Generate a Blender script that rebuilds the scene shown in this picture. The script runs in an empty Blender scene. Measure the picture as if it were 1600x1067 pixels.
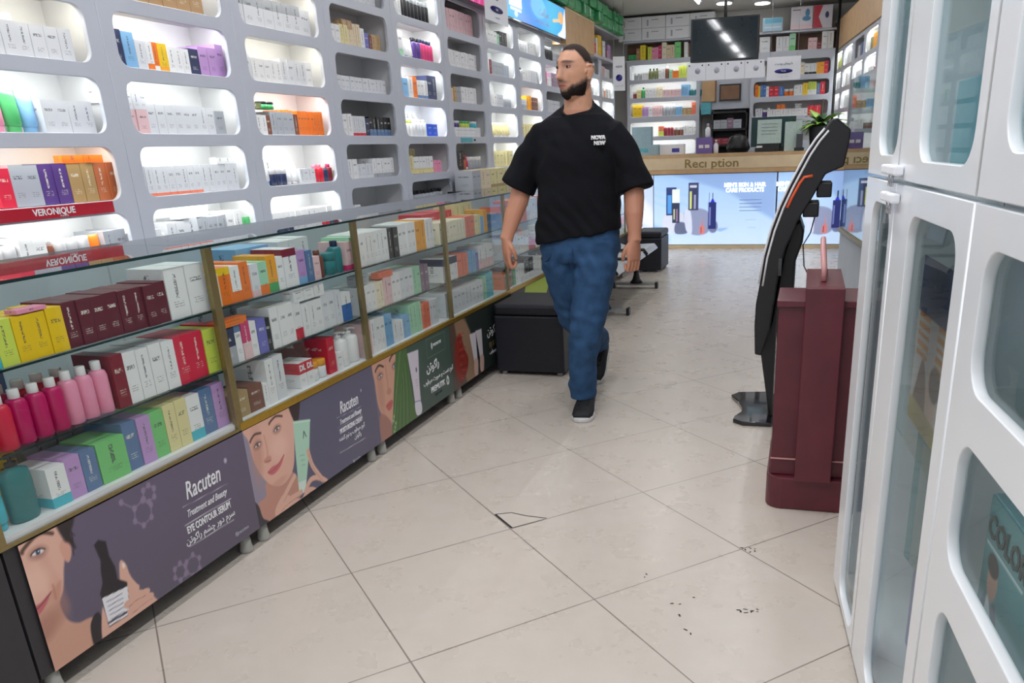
import bpy, bmesh, math, random
import numpy as np
from mathutils import Matrix, Vector, noise
from math import sin, cos, pi, radians
S = bpy.context.scene
COL = S.collection
random.seed(7)

# ------------------------------------------------------------------ camera, world, exposure, room lights
cam_d = bpy.data.cameras.new('camera'); cam = bpy.data.objects.new('camera', cam_d); COL.objects.link(cam)
cam_d.sensor_width = 36; cam_d.lens = 1259.04/1600*36
cam_d.shift_x = -(901.81-800)/1600; cam_d.shift_y = (690.83-533.5)/1600
cam_d.clip_start = .05; cam_d.clip_end = 60
cam.matrix_world = Matrix(((.9642, -.0600, .2583, 0), (.2631, .3388, -.9033, 0), (-.0333, .9390, .3424, 1.3287), (0, 0, 0, 1)))
S.camera = cam
W = bpy.data.worlds.new('daylight'); S.world = W; W.use_nodes = True
W.node_tree.nodes['Background'].inputs[0].default_value = (.93, .96, 1, 1)
W.node_tree.nodes['Background'].inputs[1].default_value = 1.0
S.view_settings.view_transform = 'Standard'; S.view_settings.look = 'None'
S.view_settings.gamma = 1; S.view_settings.use_curve_mapping = False
S.view_settings.exposure = -.22
S.cycles.max_bounces = 7; S.cycles.transparent_max_bounces = 16; S.cycles.diffuse_bounces = 4; S.cycles.glossy_bounces = 4
S.cycles.caustics_reflective = False; S.cycles.caustics_refractive = False
S.cycles.sample_clamp_indirect = 4
CEIL = 3.12
def area(x, y, z, sx, sy, power, col=(.97, .98, 1)):
    d = bpy.data.lights.new('ceiling_tube_light', 'AREA'); d.shape = 'RECTANGLE'; d.size = sx; d.size_y = sy; d.energy = power; d.color = col
    o = bpy.data.objects.new('ceiling_tube_light', d); COL.objects.link(o); o.location = (x, y, z); return o
TUBES = [(x, y) for y in (.6, 2.4, 4.2, 6.0, 7.8, 9.6, 11.4) for x in (-1.55, -.35)]
for x, y in TUBES: area(x, y, CEIL-.075, .12, 1.2, (24 if x > -1 else 12) if y < 3 else 11 if y < 5 else 5)

# ------------------------------------------------------------------ helpers
def lin(c):
    return tuple(((v/255)/12.92 if v/255 <= .04045 else ((v/255+.055)/1.055)**2.4) for v in c[:3]) + (1,)
def linw(*c): return lin(c)
def nt(name):
    m = bpy.data.materials.new(name); m.use_nodes = True; t = m.node_tree; return m, t, t.nodes, t.links, t.nodes['Principled BSDF']
def pm(name, col, rough=.5, metal=0, var=.04, scale=30, bump=0, coat=0, emit=0, spec=.5):
    m, t, N, L, B = nt(name)
    c = lin(col); tc = N.new('ShaderNodeTexCoord'); nz = N.new('ShaderNodeTexNoise'); nz.inputs['Scale'].default_value = scale; nz.inputs['Detail'].default_value = 3
    L.new(tc.outputs['Object'], nz.inputs['Vector'])
    r = N.new('ShaderNodeValToRGB'); r.color_ramp.elements[0].position = .3; r.color_ramp.elements[1].position = .7
    r.color_ramp.elements[0].color = tuple(v*(1-var*2) for v in c[:3])+(1,); r.color_ramp.elements[1].color = tuple(min(1, v*(1+var)) for v in c[:3])+(1,)
    L.new(nz.outputs['Fac'], r.inputs['Fac']); L.new(r.outputs['Color'], B.inputs['Base Color'])
    B.inputs['Roughness'].default_value = rough; B.inputs['Metallic'].default_value = metal; B.inputs['Coat Weight'].default_value = coat
    B.inputs['Specular IOR Level'].default_value = spec
    if bump:
        b = N.new('ShaderNodeBump'); b.inputs['Strength'].default_value = bump; b.inputs['Distance'].default_value = .002
        L.new(nz.outputs['Fac'], b.inputs['Height']); L.new(b.outputs['Normal'], B.inputs['Normal'])
    if emit:
        L.new(r.outputs['Color'], B.inputs['Emission Color']); B.inputs['Emission Strength'].default_value = emit
    return m
def glass_mat(name, tint=(236, 244, 242), rough=.0, ior=1.5, boost=1.0):
    m, t, N, L, B = nt(name); N.remove(B); out = N['Material Output']
    tr = N.new('ShaderNodeBsdfTransparent'); tr.inputs[0].default_value = lin(tint)
    g = N.new('ShaderNodeBsdfGlossy'); g.inputs['Roughness'].default_value = rough
    f = N.new('ShaderNodeFresnel'); ge = N.new('ShaderNodeNewGeometry'); im = N.new('ShaderNodeMapRange'); im.inputs['To Min'].default_value = ior; im.inputs['To Max'].default_value = 1/ior
    L.new(ge.outputs['Backfacing'], im.inputs[0]); L.new(im.outputs[0], f.inputs['IOR'])
    mm = N.new('ShaderNodeMath'); mm.operation = 'MULTIPLY'; mm.inputs[1].default_value = boost
    mx = N.new('ShaderNodeMixShader'); L.new(f.outputs[0], mm.inputs[0]); L.new(mm.outputs[0], mx.inputs[0]); L.new(tr.outputs[0], mx.inputs[1]); L.new(g.outputs[0], mx.inputs[2])
    L.new(mx.outputs[0], out.inputs[0]); return m
def objcol_mat(name, rough=.4, trans=0, spec=.5):
    m, t, N, L, B = nt(name); oi = N.new('ShaderNodeObjectInfo'); nz = N.new('ShaderNodeTexNoise'); nz.inputs['Scale'].default_value = 12
    mx = N.new('ShaderNodeMix'); mx.data_type = 'RGBA'; mx.blend_type = 'MULTIPLY'; mx.inputs['Factor'].default_value = .06
    L.new(oi.outputs['Color'], mx.inputs['A']); L.new(nz.outputs['Color'], mx.inputs['B']); L.new(mx.outputs['Result'], B.inputs['Base Color'])
    B.inputs['Roughness'].default_value = rough; B.inputs['Transmission Weight'].default_value = trans; B.inputs['Specular IOR Level'].default_value = spec
    return m
def carton_mat():
    m, t, N, L, B = nt('printed_card')
    def M(op, a, b=None, c=None):
        n = N.new('ShaderNodeMath'); n.operation = op
        for i, v in enumerate((a, b, c)):
            if v is None: continue
            if isinstance(v, (int, float)): n.inputs[i].default_value = v
            else: L.new(v, n.inputs[i])
        return n.outputs[0]
    def band(x, a, b): return M('MULTIPLY', M('GREATER_THAN', x, a), M('LESS_THAN', x, b))
    tc = N.new('ShaderNodeTexCoord'); sp = N.new('ShaderNodeSeparateXYZ'); L.new(tc.outputs['Generated'], sp.inputs[0])
    sn = N.new('ShaderNodeSeparateXYZ'); L.new(tc.outputs['Normal'], sn.inputs[0])
    oi = N.new('ShaderNodeObjectInfo')
    isx = M('GREATER_THAN', M('ABSOLUTE', sn.outputs[0]), .7); notz = M('LESS_THAN', M('ABSOLUTE', sn.outputs[2]), .7)
    mx = N.new('ShaderNodeMix'); mx.data_type = 'FLOAT'; L.new(isx, mx.inputs[0]); L.new(sp.outputs[0], mx.inputs[2]); L.new(sp.outputs[1], mx.inputs[3])
    h = mx.outputs[0]; z = sp.outputs[2]; rnd = oi.outputs['Random']
    cx = N.new('ShaderNodeCombineXYZ'); L.new(M('MULTIPLY', h, 14), cx.inputs[0]); L.new(M('MULTIPLY', z, 22), cx.inputs[1]); L.new(M('MULTIPLY', rnd, 50), cx.inputs[2])
    nz = N.new('ShaderNodeTexNoise'); nz.inputs['Scale'].default_value = 1; nz.inputs['Detail'].default_value = 1; L.new(cx.outputs[0], nz.inputs['Vector'])
    ink = M('GREATER_THAN', nz.outputs['Fac'], .47)
    sel = M('GREATER_THAN', rnd, .45)
    t1 = M('MULTIPLY', band(z, .66, .74), band(h, .2, .8)); t2 = M('MULTIPLY', band(h, .42, .56), band(z, .4, .88))
    title = M('ADD', M('MULTIPLY', t1, sel), M('MULTIPLY', t2, M('SUBTRACT', 1, sel)))
    lines = M('MULTIPLY', M('MULTIPLY', band(z, .2, .36), band(h, .25, .75)), M('LESS_THAN', M('FRACT', M('MULTIPLY', z, 22)), .45))
    mark = M('MULTIPLY', M('MULTIPLY', M('ADD', title, M('MULTIPLY', lines, .7)), ink), notz)
    bw = N.new('ShaderNodeRGBToBW'); L.new(oi.outputs['Color'], bw.inputs[0])
    dark = M('LESS_THAN', bw.outputs[0], .3)
    inkc = N.new('ShaderNodeMix'); inkc.data_type = 'RGBA'; L.new(dark, inkc.inputs[0]); inkc.inputs['A'].default_value = (.06, .06, .08, 1); inkc.inputs['B'].default_value = (.8, .78, .7, 1)
    ab = N.new('ShaderNodeAttribute'); ab.attribute_type = 'OBJECT'; ab.attribute_name = 'band'
    ac = N.new('ShaderNodeAttribute'); ac.attribute_type = 'OBJECT'; ac.attribute_name = 'accent'
    bmask = M('MULTIPLY', M('LESS_THAN', z, ab.outputs['Fac']), notz)
    at = N.new('ShaderNodeAttribute'); at.attribute_type = 'OBJECT'; at.attribute_name = 'topband'
    tmask = M('MULTIPLY', M('GREATER_THAN', z, M('SUBTRACT', 1, at.outputs['Fac'])), notz)
    bb = M('MINIMUM', M('ADD', bmask, tmask), 1)
    m1 = N.new('ShaderNodeMix'); m1.data_type = 'RGBA'; L.new(bb, m1.inputs[0]); L.new(oi.outputs['Color'], m1.inputs['A']); L.new(ac.outputs['Color'], m1.inputs['B'])
    m2 = N.new('ShaderNodeMix'); m2.data_type = 'RGBA'; L.new(M('MULTIPLY', mark, .75), m2.inputs[0]); L.new(m1.outputs['Result'], m2.inputs['A']); L.new(inkc.outputs['Result'], m2.inputs['B'])
    L.new(m2.outputs['Result'], B.inputs['Base Color']); B.inputs['Roughness'].default_value = .38
    return m
MAT = dict(
    white=pm('white_lacquer', (196, 200, 212), .32, var=.015, scale=4),
    cabinet=pm('white_cabinet_lacquer', (240, 243, 247), .25, var=.01, scale=3, coat=.2),
    shelfin=pm('white_melamine', (232, 232, 234), .5, var=.02, scale=5),
    led=pm('led_strip_light', (250, 255, 246), emit=34), led_warm=pm('warm_led_strip_light', (255, 247, 226), emit=26),
    glass=glass_mat('clear_glass', (252, 254, 253), boost=.6), glass_top=glass_mat('glass_counter_top', (244, 250, 248), ior=1.62, boost=1.25), glass_mirror=glass_mat('reflective_glass', (214, 232, 230), ior=1.9, boost=1.5), glass_door=glass_mat('glass_door_pane', (244, 249, 249), ior=1.5, boost=.42),
    gedge=pm('glass_edge_green', (26, 52, 52), .15), gold=pm('gold_anodised_trim', (196, 158, 62), .3, .85, scale=60),
    brass=pm('aged_brass_post', (150, 134, 92), .35, .7, scale=60), chrome=pm('chrome', (190, 192, 198), .15, 1),
    greyboard=pm('grey_back_board', (196, 206, 214), .45, scale=6), caster=pm('grey_plastic_foot', (170, 170, 165), .4),
    black=pm('black_plastic', (22, 22, 26), .35), blackgloss=pm('black_gloss', (12, 14, 18), .08, coat=.6), darkboard=pm('dark_panel', (52, 50, 54), .5),
    fabric=pm('navy_black_leatherette', (24, 27, 38), .5, var=.1, scale=150, bump=.3), maroon=pm('maroon_laminate', (96, 34, 46), .35, var=.1, scale=8),
    wood=pm('beech_laminate', (196, 160, 118), .5, var=.06, scale=9), wood2=pm('pale_beech_laminate', (222, 200, 164), .5, var=.04, scale=7),
    wooddark=pm('brown_veneer', (126, 92, 68), .5, var=.08, scale=9), ceil=pm('ceiling_paint', (205, 203, 200), .7, var=.02, scale=2),
    wall=pm('wall_paint', (214, 212, 210), .7, var=.02, scale=2), paper=pm('white_paper', (238, 240, 246), .7, var=.01),
    ink=pm('dark_ink', (40, 42, 60), .6), inkblue=pm('blue_ink', (52, 50, 150), .5), lettglow=pm('backlit_white_lettering', (255, 255, 255), .5, emit=1.6), lettwhite=pm('white_lettering', (240, 240, 244), .5), lettpale=pm('pale_lettering', (176, 178, 190), .5),
    lettgold=pm('tarnished_gold_lettering', (140, 120, 70), .4, .4), red=pm('red_sign_board', (178, 20, 44), .35), green=pm('green_film', (52, 150, 92), .25, var=.15, scale=20),
    leaf=pm('glossy_leaf', (150, 196, 66), .4, var=.2, scale=20), leafdark=pm('dark_leaf', (40, 78, 40), .4, var=.2, scale=20), trunk=pm('plant_stem', (84, 78, 52), .6),
    card=carton_mat(), plain=objcol_mat('tinted_plastic', .3), capm=objcol_mat('moulded_cap', .35), tubelamp=pm('fluorescent_tube', (255, 255, 255), emit=14),
    orange=pm('orange_trim_light', (214, 88, 52), .3, emit=.25), screen=pm('television_screen', (26, 40, 48), .06, coat=.5), pink=pm('pink_cable', (206, 150, 150), .3),
    seat=pm('perforated_steel', (196, 200, 205), .3, .6, scale=200), teal=pm('teal_card', (88, 172, 186), .35, var=.06), navyc=pm('navy_card', (54, 62, 100), .35), sheet=pm('pale_green_sheet', (196, 216, 210), .6),
    cable=pm('black_cable', (14, 14, 16), .5), lettteal=pm('dark_teal_lettering', (26, 62, 66), .5), crack=pm('tile_crack', (48, 42, 40), .9), lamp=pm('lamp_disc', (255, 250, 235), emit=10))
def prop(o, label=None, cat=None, group=None, kind=None):
    if label: o['label'] = label
    if cat: o['category'] = cat
    if group: o['group'] = group
    if kind: o['kind'] = kind
    return o
class MB:
    def __init__(s): s.v = []; s.f = []; s.mi = []; s.sm = []
    def add(s, vs, fs, mi=0, smooth=False):
        n = len(s.v); s.v += [tuple(v) for v in vs]
        for f in fs: s.f.append(tuple(i+n for i in f)); s.mi.append(mi); s.sm.append(smooth)
        return s
    def box(s, x0, x1, y0, y1, z0, z1, mi=0, M=None):
        vs = [(x, y, z) for z in (z0, z1) for y in (y0, y1) for x in (x0, x1)]
        if M: vs = [M @ Vector(v) for v in vs]
        return s.add(vs, [(0, 2, 3, 1), (4, 5, 7, 6), (0, 1, 5, 4), (2, 6, 7, 3), (0, 4, 6, 2), (1, 3, 7, 5)], mi)
    def lathe(s, prof, c=(0, 0, 0), n=16, mi=0, sy=1):
        vs = []; fs = []
        for r, z in prof:
            for i in range(n): vs.append((c[0]+r*cos(2*pi*i/n), c[1]+sy*r*sin(2*pi*i/n), c[2]+z))
        for k in range(len(prof)-1):
            for i in range(n): j = (i+1) % n; fs.append((k*n+i, k*n+j, (k+1)*n+j, (k+1)*n+i))
        fs.append(tuple(range(n-1, -1, -1))); fs.append(tuple(range((len(prof)-1)*n, len(prof)*n)))
        return s.add(vs, fs, mi, True)
    def tube(s, pts, rad, n=10, mi=0, ell=1.0, up=None):
        P = [Vector(p[:3]) for p in pts]; R = rad if isinstance(rad, (list, tuple)) else [rad]*len(P)
        vs = []; fs = []; u = Vector(up) if up else None
        for k, p in enumerate(P):
            d = (P[min(k+1, len(P)-1)]-P[max(k-1, 0)]).normalized()
            if u is None: u = d.orthogonal()
            a = (u - d*u.dot(d)).normalized(); b = d.cross(a); u = a
            ra, rb = R[k] if isinstance(R[k], (tuple, list)) else (R[k], R[k]*ell)
            for i in range(n): vs.append(p+a*ra*cos(2*pi*i/n)+b*rb*sin(2*pi*i/n))
        m = len(P)
        for k in range(m-1):
            for i in range(n): j = (i+1) % n; fs.append((k*n+i, k*n+j, (k+1)*n+j, (k+1)*n+i))
        fs.append(tuple(range(n-1, -1, -1))); fs.append(tuple(range((m-1)*n, m*n)))
        return s.add(vs, fs, mi, True)
    def prism(s, poly, y0, y1, mi=0):      # poly in x,z extruded along y
        n = len(poly); vs = [(x, y0, z) for x, z in poly]+[(x, y1, z) for x, z in poly]
        fs = [tuple(range(n)), tuple(range(2*n-1, n-1, -1))]+[(i, i+n, (i+1) % n+n, (i+1) % n) for i in range(n)]
        return s.add(vs, fs, mi)
    def mesh(s, name, mats):
        m = bpy.data.meshes.new(name); m.from_pydata(s.v, [], s.f)
        for x in (mats if isinstance(mats, (list, tuple)) else [mats]): m.materials.append(MAT[x] if isinstance(x, str) else x)
        m.polygons.foreach_set('material_index', s.mi); m.polygons.foreach_set('use_smooth', s.sm)
        bm = bmesh.new(); bm.from_mesh(m); bmesh.ops.recalc_face_normals(bm, faces=bm.faces); bm.to_mesh(m); bm.free()
        return m
    def obj(s, name, mats, parent=None, bevel=0, M=None):
        o = bpy.data.objects.new(name, s.mesh(name, mats)); COL.objects.link(o)
        if M is not None: o.matrix_world = M
        if parent: o.parent = parent
        if bevel:
            b = o.modifiers.new('edge', 'BEVEL'); b.width = bevel; b.segments = 2; b.limit_method = 'ANGLE'; b.angle_limit = .7
        return o
def empty(name, label, cat, loc=(0, 0, 0), rz=0, group=None, kind=None):
    o = bpy.data.objects.new(name, None); COL.objects.link(o); o.location = loc; o.rotation_euler = (0, 0, rz)
    return prop(o, label, cat, group, kind)
def rrect(x0, x1, y0, y1, r, n=6):
    P = []
    for cx, cy, a in ((x1-r, y0+r, -pi/2), (x1-r, y1-r, 0), (x0+r, y1-r, pi/2), (x0+r, y0+r, pi)):
        for i in range(n+1): t = a+pi/2*i/n; P.append((cx+r*cos(t), cy+r*sin(t)))
    return P
def panel(name, outer, holes, thick, mat, M, parent=None):   # flat board with openings, front at local z=0, body behind it
    cu = bpy.data.curves.new(name, 'CURVE'); cu.dimensions = '2D'; cu.fill_mode = 'BOTH'; cu.extrude = thick/2-.002; cu.bevel_depth = .002; cu.bevel_resolution = 1; cu.offset = -.002
    for P in [outer]+holes:
        sp = cu.splines.new('POLY'); sp.points.add(len(P)-1); sp.use_cyclic_u = True
        for q, (x, y) in zip(sp.points, P): q.co = (x, y, 0, 1)
    tmp = bpy.data.objects.new('tmp', cu); COL.objects.link(tmp)
    me = bpy.data.meshes.new_from_object(tmp); bpy.data.objects.remove(tmp); me.name = name
    me.transform(Matrix.Translation((0, 0, -thick/2)))
    me.materials.clear(); me.materials.append(MAT[mat] if isinstance(mat, str) else mat)
    o = bpy.data.objects.new(name, me); COL.objects.link(o); o.matrix_local = M
    if parent: o.parent = parent
    return o
def text(name, s, M, size, mat, parent=None, align='CENTER', ext=.0006, shear=0, xs=1, bold=0):
    c = bpy.data.curves.new(name, 'FONT'); c.body = s; c.size = size; c.align_x = align; c.align_y = 'CENTER'; c.extrude = ext; c.shear = shear; c.offset = bold; c.resolution_u = 2
    tmp = bpy.data.objects.new('tmp', c); me = bpy.data.meshes.new_from_object(tmp); bpy.data.objects.remove(tmp); bpy.data.curves.remove(c); me.materials.clear(); me.materials.append(MAT[mat])
    o = bpy.data.objects.new(name, me); COL.objects.link(o)
    o.matrix_world = M @ Matrix.Diagonal((xs, 1, 1, 1))
    if parent: o.parent = parent; o.matrix_parent_inverse = parent.matrix_basis.inverted()
    return o
# Persian lettering: contextual forms laid out from right to left
AR = {'\u0635': (0xFEB9, 4), '\u0637': (0xFEC1, 4), '\u0627': (0xFE8D, 2), '\u0628': (0xFE8F, 4), '\u062A': (0xFE95, 4), '\u0633': (0xFEB1, 4), '\u0634': (0xFEB5, 4), '\u0631': (0xFEAD, 2), '\u0645': (0xFEE1, 4), '\u062F': (0xFEA9, 2), '\u0648': (0xFEED, 2),
      '\u0646': (0xFEE5, 4), '\u06A9': (0xFB8E, 4), '\u0686': (0xFB7A, 4), '\u0644': (0xFEDD, 4), '\u06CC': (0xFBFC, 4), '\u0647': (0xFEE9, 4), '\u067E': (0xFB56, 4), '\u0632': (0xFEAF, 2), '\u0641': (0xFED1, 4), '\u0642': (0xFED5, 4), '\u0622': (0xFE81, 2), '\u062D': (0xFEA1, 4), '\u062C': (0xFE9D, 4)}
def fa(s):
    out = []
    for i, ch in enumerate(s):
        if ch not in AR: out.append(ch); continue
        base, n = AR[ch]; pj = i > 0 and s[i-1] in AR and AR[s[i-1]][1] == 4; nj = n == 4 and i+1 < len(s) and s[i+1] in AR
        # presentation order: isolated, final, initial, medial
        out.append(chr(base+(3 if pj and nj else 2 if nj else 1 if pj else 0)))
    return ''.join(reversed(out))

# ------------------------------------------------------------------ painter for printed pictures (flat posters, box fronts)
def smooth_poly(P, k=6):
    P = np.array(P, float); n = len(P); out = []
    for i in range(n):
        a, b, c, d = P[i-1], P[i], P[(i+1) % n], P[(i+2) % n]
        for j in range(k):
            t = j/k; out.append(.5*((2*b)+(-a+c)*t+(2*a-5*b+4*c-d)*t*t+(-a+3*b-3*c+d)*t**3))
    return np.array(out)
class Canvas:
    def __init__(s, x0, x1, y0, y1, res, bg):
        s.x0, s.x1, s.y0, s.y1 = x0, x1, y0, y1; s.nx = int((x1-x0)/res)+1; s.ny = int((y1-y0)/res)+1
        s.X, s.Y = np.meshgrid(np.linspace(x0, x1, s.nx), np.linspace(y0, y1, s.ny)); s.C = np.zeros((s.ny, s.nx, 3))+np.array(bg, float)
    def _mix(s, a, col, alpha=1):
        a = np.clip(a, 0, 1)[..., None]*alpha; col = np.asarray(col, float); s.C = s.C*(1-a)+col*a
    def dist(s, P):
        P = np.asarray(P, float); d = np.full(s.X.shape, 1e9); ins = np.zeros(s.X.shape, bool)
        for i in range(len(P)):
            a, b = P[i-1], P[i]; e = b-a; L2 = e@e+1e-12
            t = np.clip(((s.X-a[0])*e[0]+(s.Y-a[1])*e[1])/L2, 0, 1); d = np.minimum(d, np.hypot(s.X-a[0]-t*e[0], s.Y-a[1]-t*e[1]))
            if a[1] != b[1]:
                c = ((a[1] > s.Y) != (b[1] > s.Y)) & (s.X < (b[0]-a[0])*(s.Y-a[1])/(b[1]-a[1])+a[0]); ins ^= c
        return np.where(ins, -d, d)
    def poly(s, P, col, soft=.002, smooth=True, alpha=1):
        d = s.dist(smooth_poly(P) if smooth else P); s._mix(.5-d/(2*soft), col, alpha); return s
    def ell(s, cx, cy, rx, ry, col, rot=0, soft=.2, alpha=1):
        c, n = cos(rot), sin(rot); x = (s.X-cx)*c+(s.Y-cy)*n; y = -(s.X-cx)*n+(s.Y-cy)*c
        r = np.hypot(x/rx, y/ry); s._mix((1-r)/soft+.5, col, alpha); return s
    def line(s, P, w, col, soft=.0012, alpha=1, smooth=False):
        if smooth:
            Q = np.array(P, float); Q = smooth_poly(np.vstack([Q, Q[-1:]]))[:-12] if len(Q) > 2 else Q; P = np.vstack([Q, P[-1]])
        d = np.full(s.X.shape, 1e9); P = np.asarray(P, float)
        for a, b in zip(P[:-1], P[1:]):
            e = b-a; t = np.clip(((s.X-a[0])*e[0]+(s.Y-a[1])*e[1])/(e@e+1e-12), 0, 1); d = np.minimum(d, np.hypot(s.X-a[0]-t*e[0], s.Y-a[1]-t*e[1]))
        s._mix(.5-(d-w/2)/(2*soft), col, alpha); return s
    def rect(s, x0, x1, y0, y1, col, alpha=1): return s.poly([(x0, y0), (x1, y0), (x1, y1), (x0, y1)], col, .0012, False, alpha)
    def mesh(s, name, mat):
        me = bpy.data.meshes.new(name); V = np.zeros((s.ny*s.nx, 3)); V[:, 0] = s.X.ravel(); V[:, 1] = s.Y.ravel()
        i = np.arange((s.ny-1)*(s.nx-1)); r, c = i//(s.nx-1), i % (s.nx-1); a = r*s.nx+c
        F = np.stack([a, a+1, a+s.nx+1, a+s.nx], 1)
        me.vertices.add(len(V)); me.vertices.foreach_set('co', V.ravel()); me.loops.add(F.size); me.loops.foreach_set('vertex_index', F.ravel())
        me.polygons.add(len(F)); me.polygons.foreach_set('loop_start', np.arange(0, F.size, 4)); me.update(calc_edges=True)
        at = me.color_attributes.new('paint', 'FLOAT_COLOR', 'POINT'); c = np.clip(s.C/255, 0, 1).reshape(-1, 3)
        c = np.where(c <= .04045, c/12.92, ((c+.055)/1.055)**2.4); at.data.foreach_set('color', np.hstack([c, np.ones((len(c), 1))]).ravel())
        me.materials.append(MAT[mat]); return me
    def obj(s, name, mat, M, parent=None):
        o = bpy.data.objects.new(name, s.mesh(name, mat)); COL.objects.link(o); o.matrix_world = M
        if parent: o.parent = parent; o.matrix_parent_inverse = parent.matrix_basis.inverted()
        return o
def paint_mat(name, emit=0, rough=.35, coat=0):
    m, t, N, L, B = nt(name); a = N.new('ShaderNodeVertexColor'); a.layer_name = 'paint'; L.new(a.outputs['Color'], B.inputs['Base Color']); B.inputs['Roughness'].default_value = rough; B.inputs['Coat Weight'].default_value = coat
    if emit: L.new(a.outputs['Color'], B.inputs['Emission Color']); B.inputs['Emission Strength'].default_value = emit
    return m
MAT['print'] = paint_mat('printed_poster'); MAT['backlit'] = paint_mat('backlit_poster', .8)
# wall frames: local x runs along the wall, y is up, z points into the room
def frame(ox, oy, dx, dy):
    l = math.hypot(dx, dy); dx /= l; dy /= l
    return Matrix(((dx, 0, dy, ox), (dy, 0, -dx, oy), (0, 1, 0, 0), (0, 0, 0, 1)))
def at(F, u, v, w, ry=0):      # item stand point: along, up, out of the wall; front faces the room
    p = F @ Vector((u, v, w)); a = math.atan2(F[1][0], F[0][0]); return Matrix.Translation(p) @ Matrix.Rotation(a+ry, 4, 'Z')

# ------------------------------------------------------------------ the room
def floor_mat():
    m, t, N, L, B = nt('floor_tiles')
    def M(op, a, b=None):
        n = N.new('ShaderNodeMath'); n.operation = op
        for i, v in enumerate((a, b)):
            if v is None: continue
            if isinstance(v, (int, float)): n.inputs[i].default_value = v
            else: L.new(v, n.inputs[i])
        return n.outputs[0]
    tc = N.new('ShaderNodeTexCoord'); mp = N.new('ShaderNodeMapping'); mp.vector_type = 'TEXTURE'
    mp.inputs['Location'].default_value = (-1.4197, 2.1199, 0); mp.inputs['Rotation'].default_value = (0, 0, math.atan2(.42852, .41997)); mp.inputs['Scale'].default_value = (.6, .6, .6)
    L.new(tc.outputs['Object'], mp.inputs[0]); sp = N.new('ShaderNodeSeparateXYZ'); L.new(mp.outputs[0], sp.inputs[0])
    def edge(x):
        f = M('FRACT', M('ADD', x, 100)); return M('MINIMUM', f, M('SUBTRACT', 1, f))
    ex, ey = edge(sp.outputs[0]), edge(sp.outputs[1]); e = M('MINIMUM', ex, ey)
    wob = N.new('ShaderNodeTexNoise'); wob.inputs['Scale'].default_value = 1.4; L.new(tc.outputs['Object'], wob.inputs['Vector'])
    g = M('LESS_THAN', e, M('MULTIPLY', wob.outputs['Fac'], .0072))
    fl = N.new('ShaderNodeVectorMath'); fl.operation = 'FLOOR'; L.new(mp.outputs[0], fl.inputs[0])
    wn = N.new('ShaderNodeTexWhiteNoise'); L.new(fl.outputs[0], wn.inputs['Vector'])
    n1 = N.new('ShaderNodeTexNoise'); n1.inputs['Scale'].default_value = 6.5; n1.inputs['Detail'].default_value = 6; n1.inputs['Roughness'].default_value = .6; L.new(tc.outputs['Object'], n1.inputs['Vector'])
    r = N.new('ShaderNodeValToRGB'); el = r.color_ramp.elements
    el[0].position = .2; el[0].color = lin((198, 188, 177)); el[1].position = .8; el[1].color = lin((206, 197, 188)); x = el.new(.52); x.color = lin((202, 192, 182))
    L.new(M('ADD', n1.outputs['Fac'], M('MULTIPLY', M('SUBTRACT', wn.outputs['Value'], .5), .06)), r.inputs[0])
    mx = N.new('ShaderNodeMix'); mx.data_type = 'RGBA'; L.new(M('MULTIPLY', g, .72), mx.inputs[0]); L.new(r.outputs[0], mx.inputs['A']); mx.inputs['B'].default_value = lin((96, 86, 78))
    L.new(mx.outputs['Result'], B.inputs['Base Color'])
    rr = N.new('ShaderNodeMapRange'); rr.inputs['To Min'].default_value = .24; rr.inputs['To Max'].default_value = .32; L.new(n1.outputs['Fac'], rr.inputs[0]); L.new(rr.outputs[0], B.inputs['Roughness'])
    bp = N.new('ShaderNodeBump'); bp.inputs['Strength'].default_value = .15; bp.inputs['Distance'].default_value = .002; bp.invert = True; L.new(g, bp.inputs['Height']); L.new(bp.outputs[0], B.inputs['Normal'])
    return m
MAT['floor'] = floor_mat()
fl = prop(MB().box(-3.6, 2.6, -1.5, 13.4, -.1, 0).obj('floor', 'floor'), kind='structure')
prop(MB().box(-3.6, 2.6, -1.5, 13.4, CEIL, CEIL+.1).obj('ceiling', 'ceil'), kind='structure')
prop(MB().box(-3.45, -3.35, -1.5, 13.4, 0, CEIL).obj('wall_left', 'wall'), kind='structure')
prop(MB().box(2.0, 2.1, -1.5, 13.4, 0, CEIL).obj('wall_right', 'wall'), kind='structure')
prop(MB().box(-3.35, 2.0, 13.3, 13.4, 0, CEIL).obj('wall_far', 'wall'), kind='structure')
# chipped tile and small nicks in the floor
ck = MB()
def strip(P, w, z=.0006):
    for a, b in zip(P[:-1], P[1:]):
        a = Vector((*a, z)); b = Vector((*b, z)); n = (b-a).cross(Vector((0, 0, 1))).normalized()*w/2; ck.add([a-n, b-n, b+n, a+n], [(0, 1, 2, 3)])
strip([(-1.102, 2.657), (-1.045, 2.685), (-.981, 2.669), (-.894, 2.662)], .005); strip([(-1.102, 2.657), (-.997, 2.556)], .009); strip([(-.997, 2.556), (-.9, 2.652)], .004)
CHIPS = [(-.427, 2.312, 2), (-.126, 2.557, 6), (-.321, 2.16, 2), (-.308, 2.089, 1), (-.262, 2.015, 2), (-.255, 2.197, 1), (-.117, 2.156, 5), (-.089, 2.162, 4)]
rc = random.Random(3)
for cx, cy, n in CHIPS:
    for k in range(n):
        x, y = cx+rc.uniform(-.02, .02), cy+rc.uniform(-.012, .012); a = rc.uniform(0, 6); l = rc.uniform(.006, .014)
        strip([(x, y), (x+l*cos(a), y+l*sin(a))], rc.uniform(.003, .006))
o = ck.obj('tile_crack', 'crack', fl)

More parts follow.
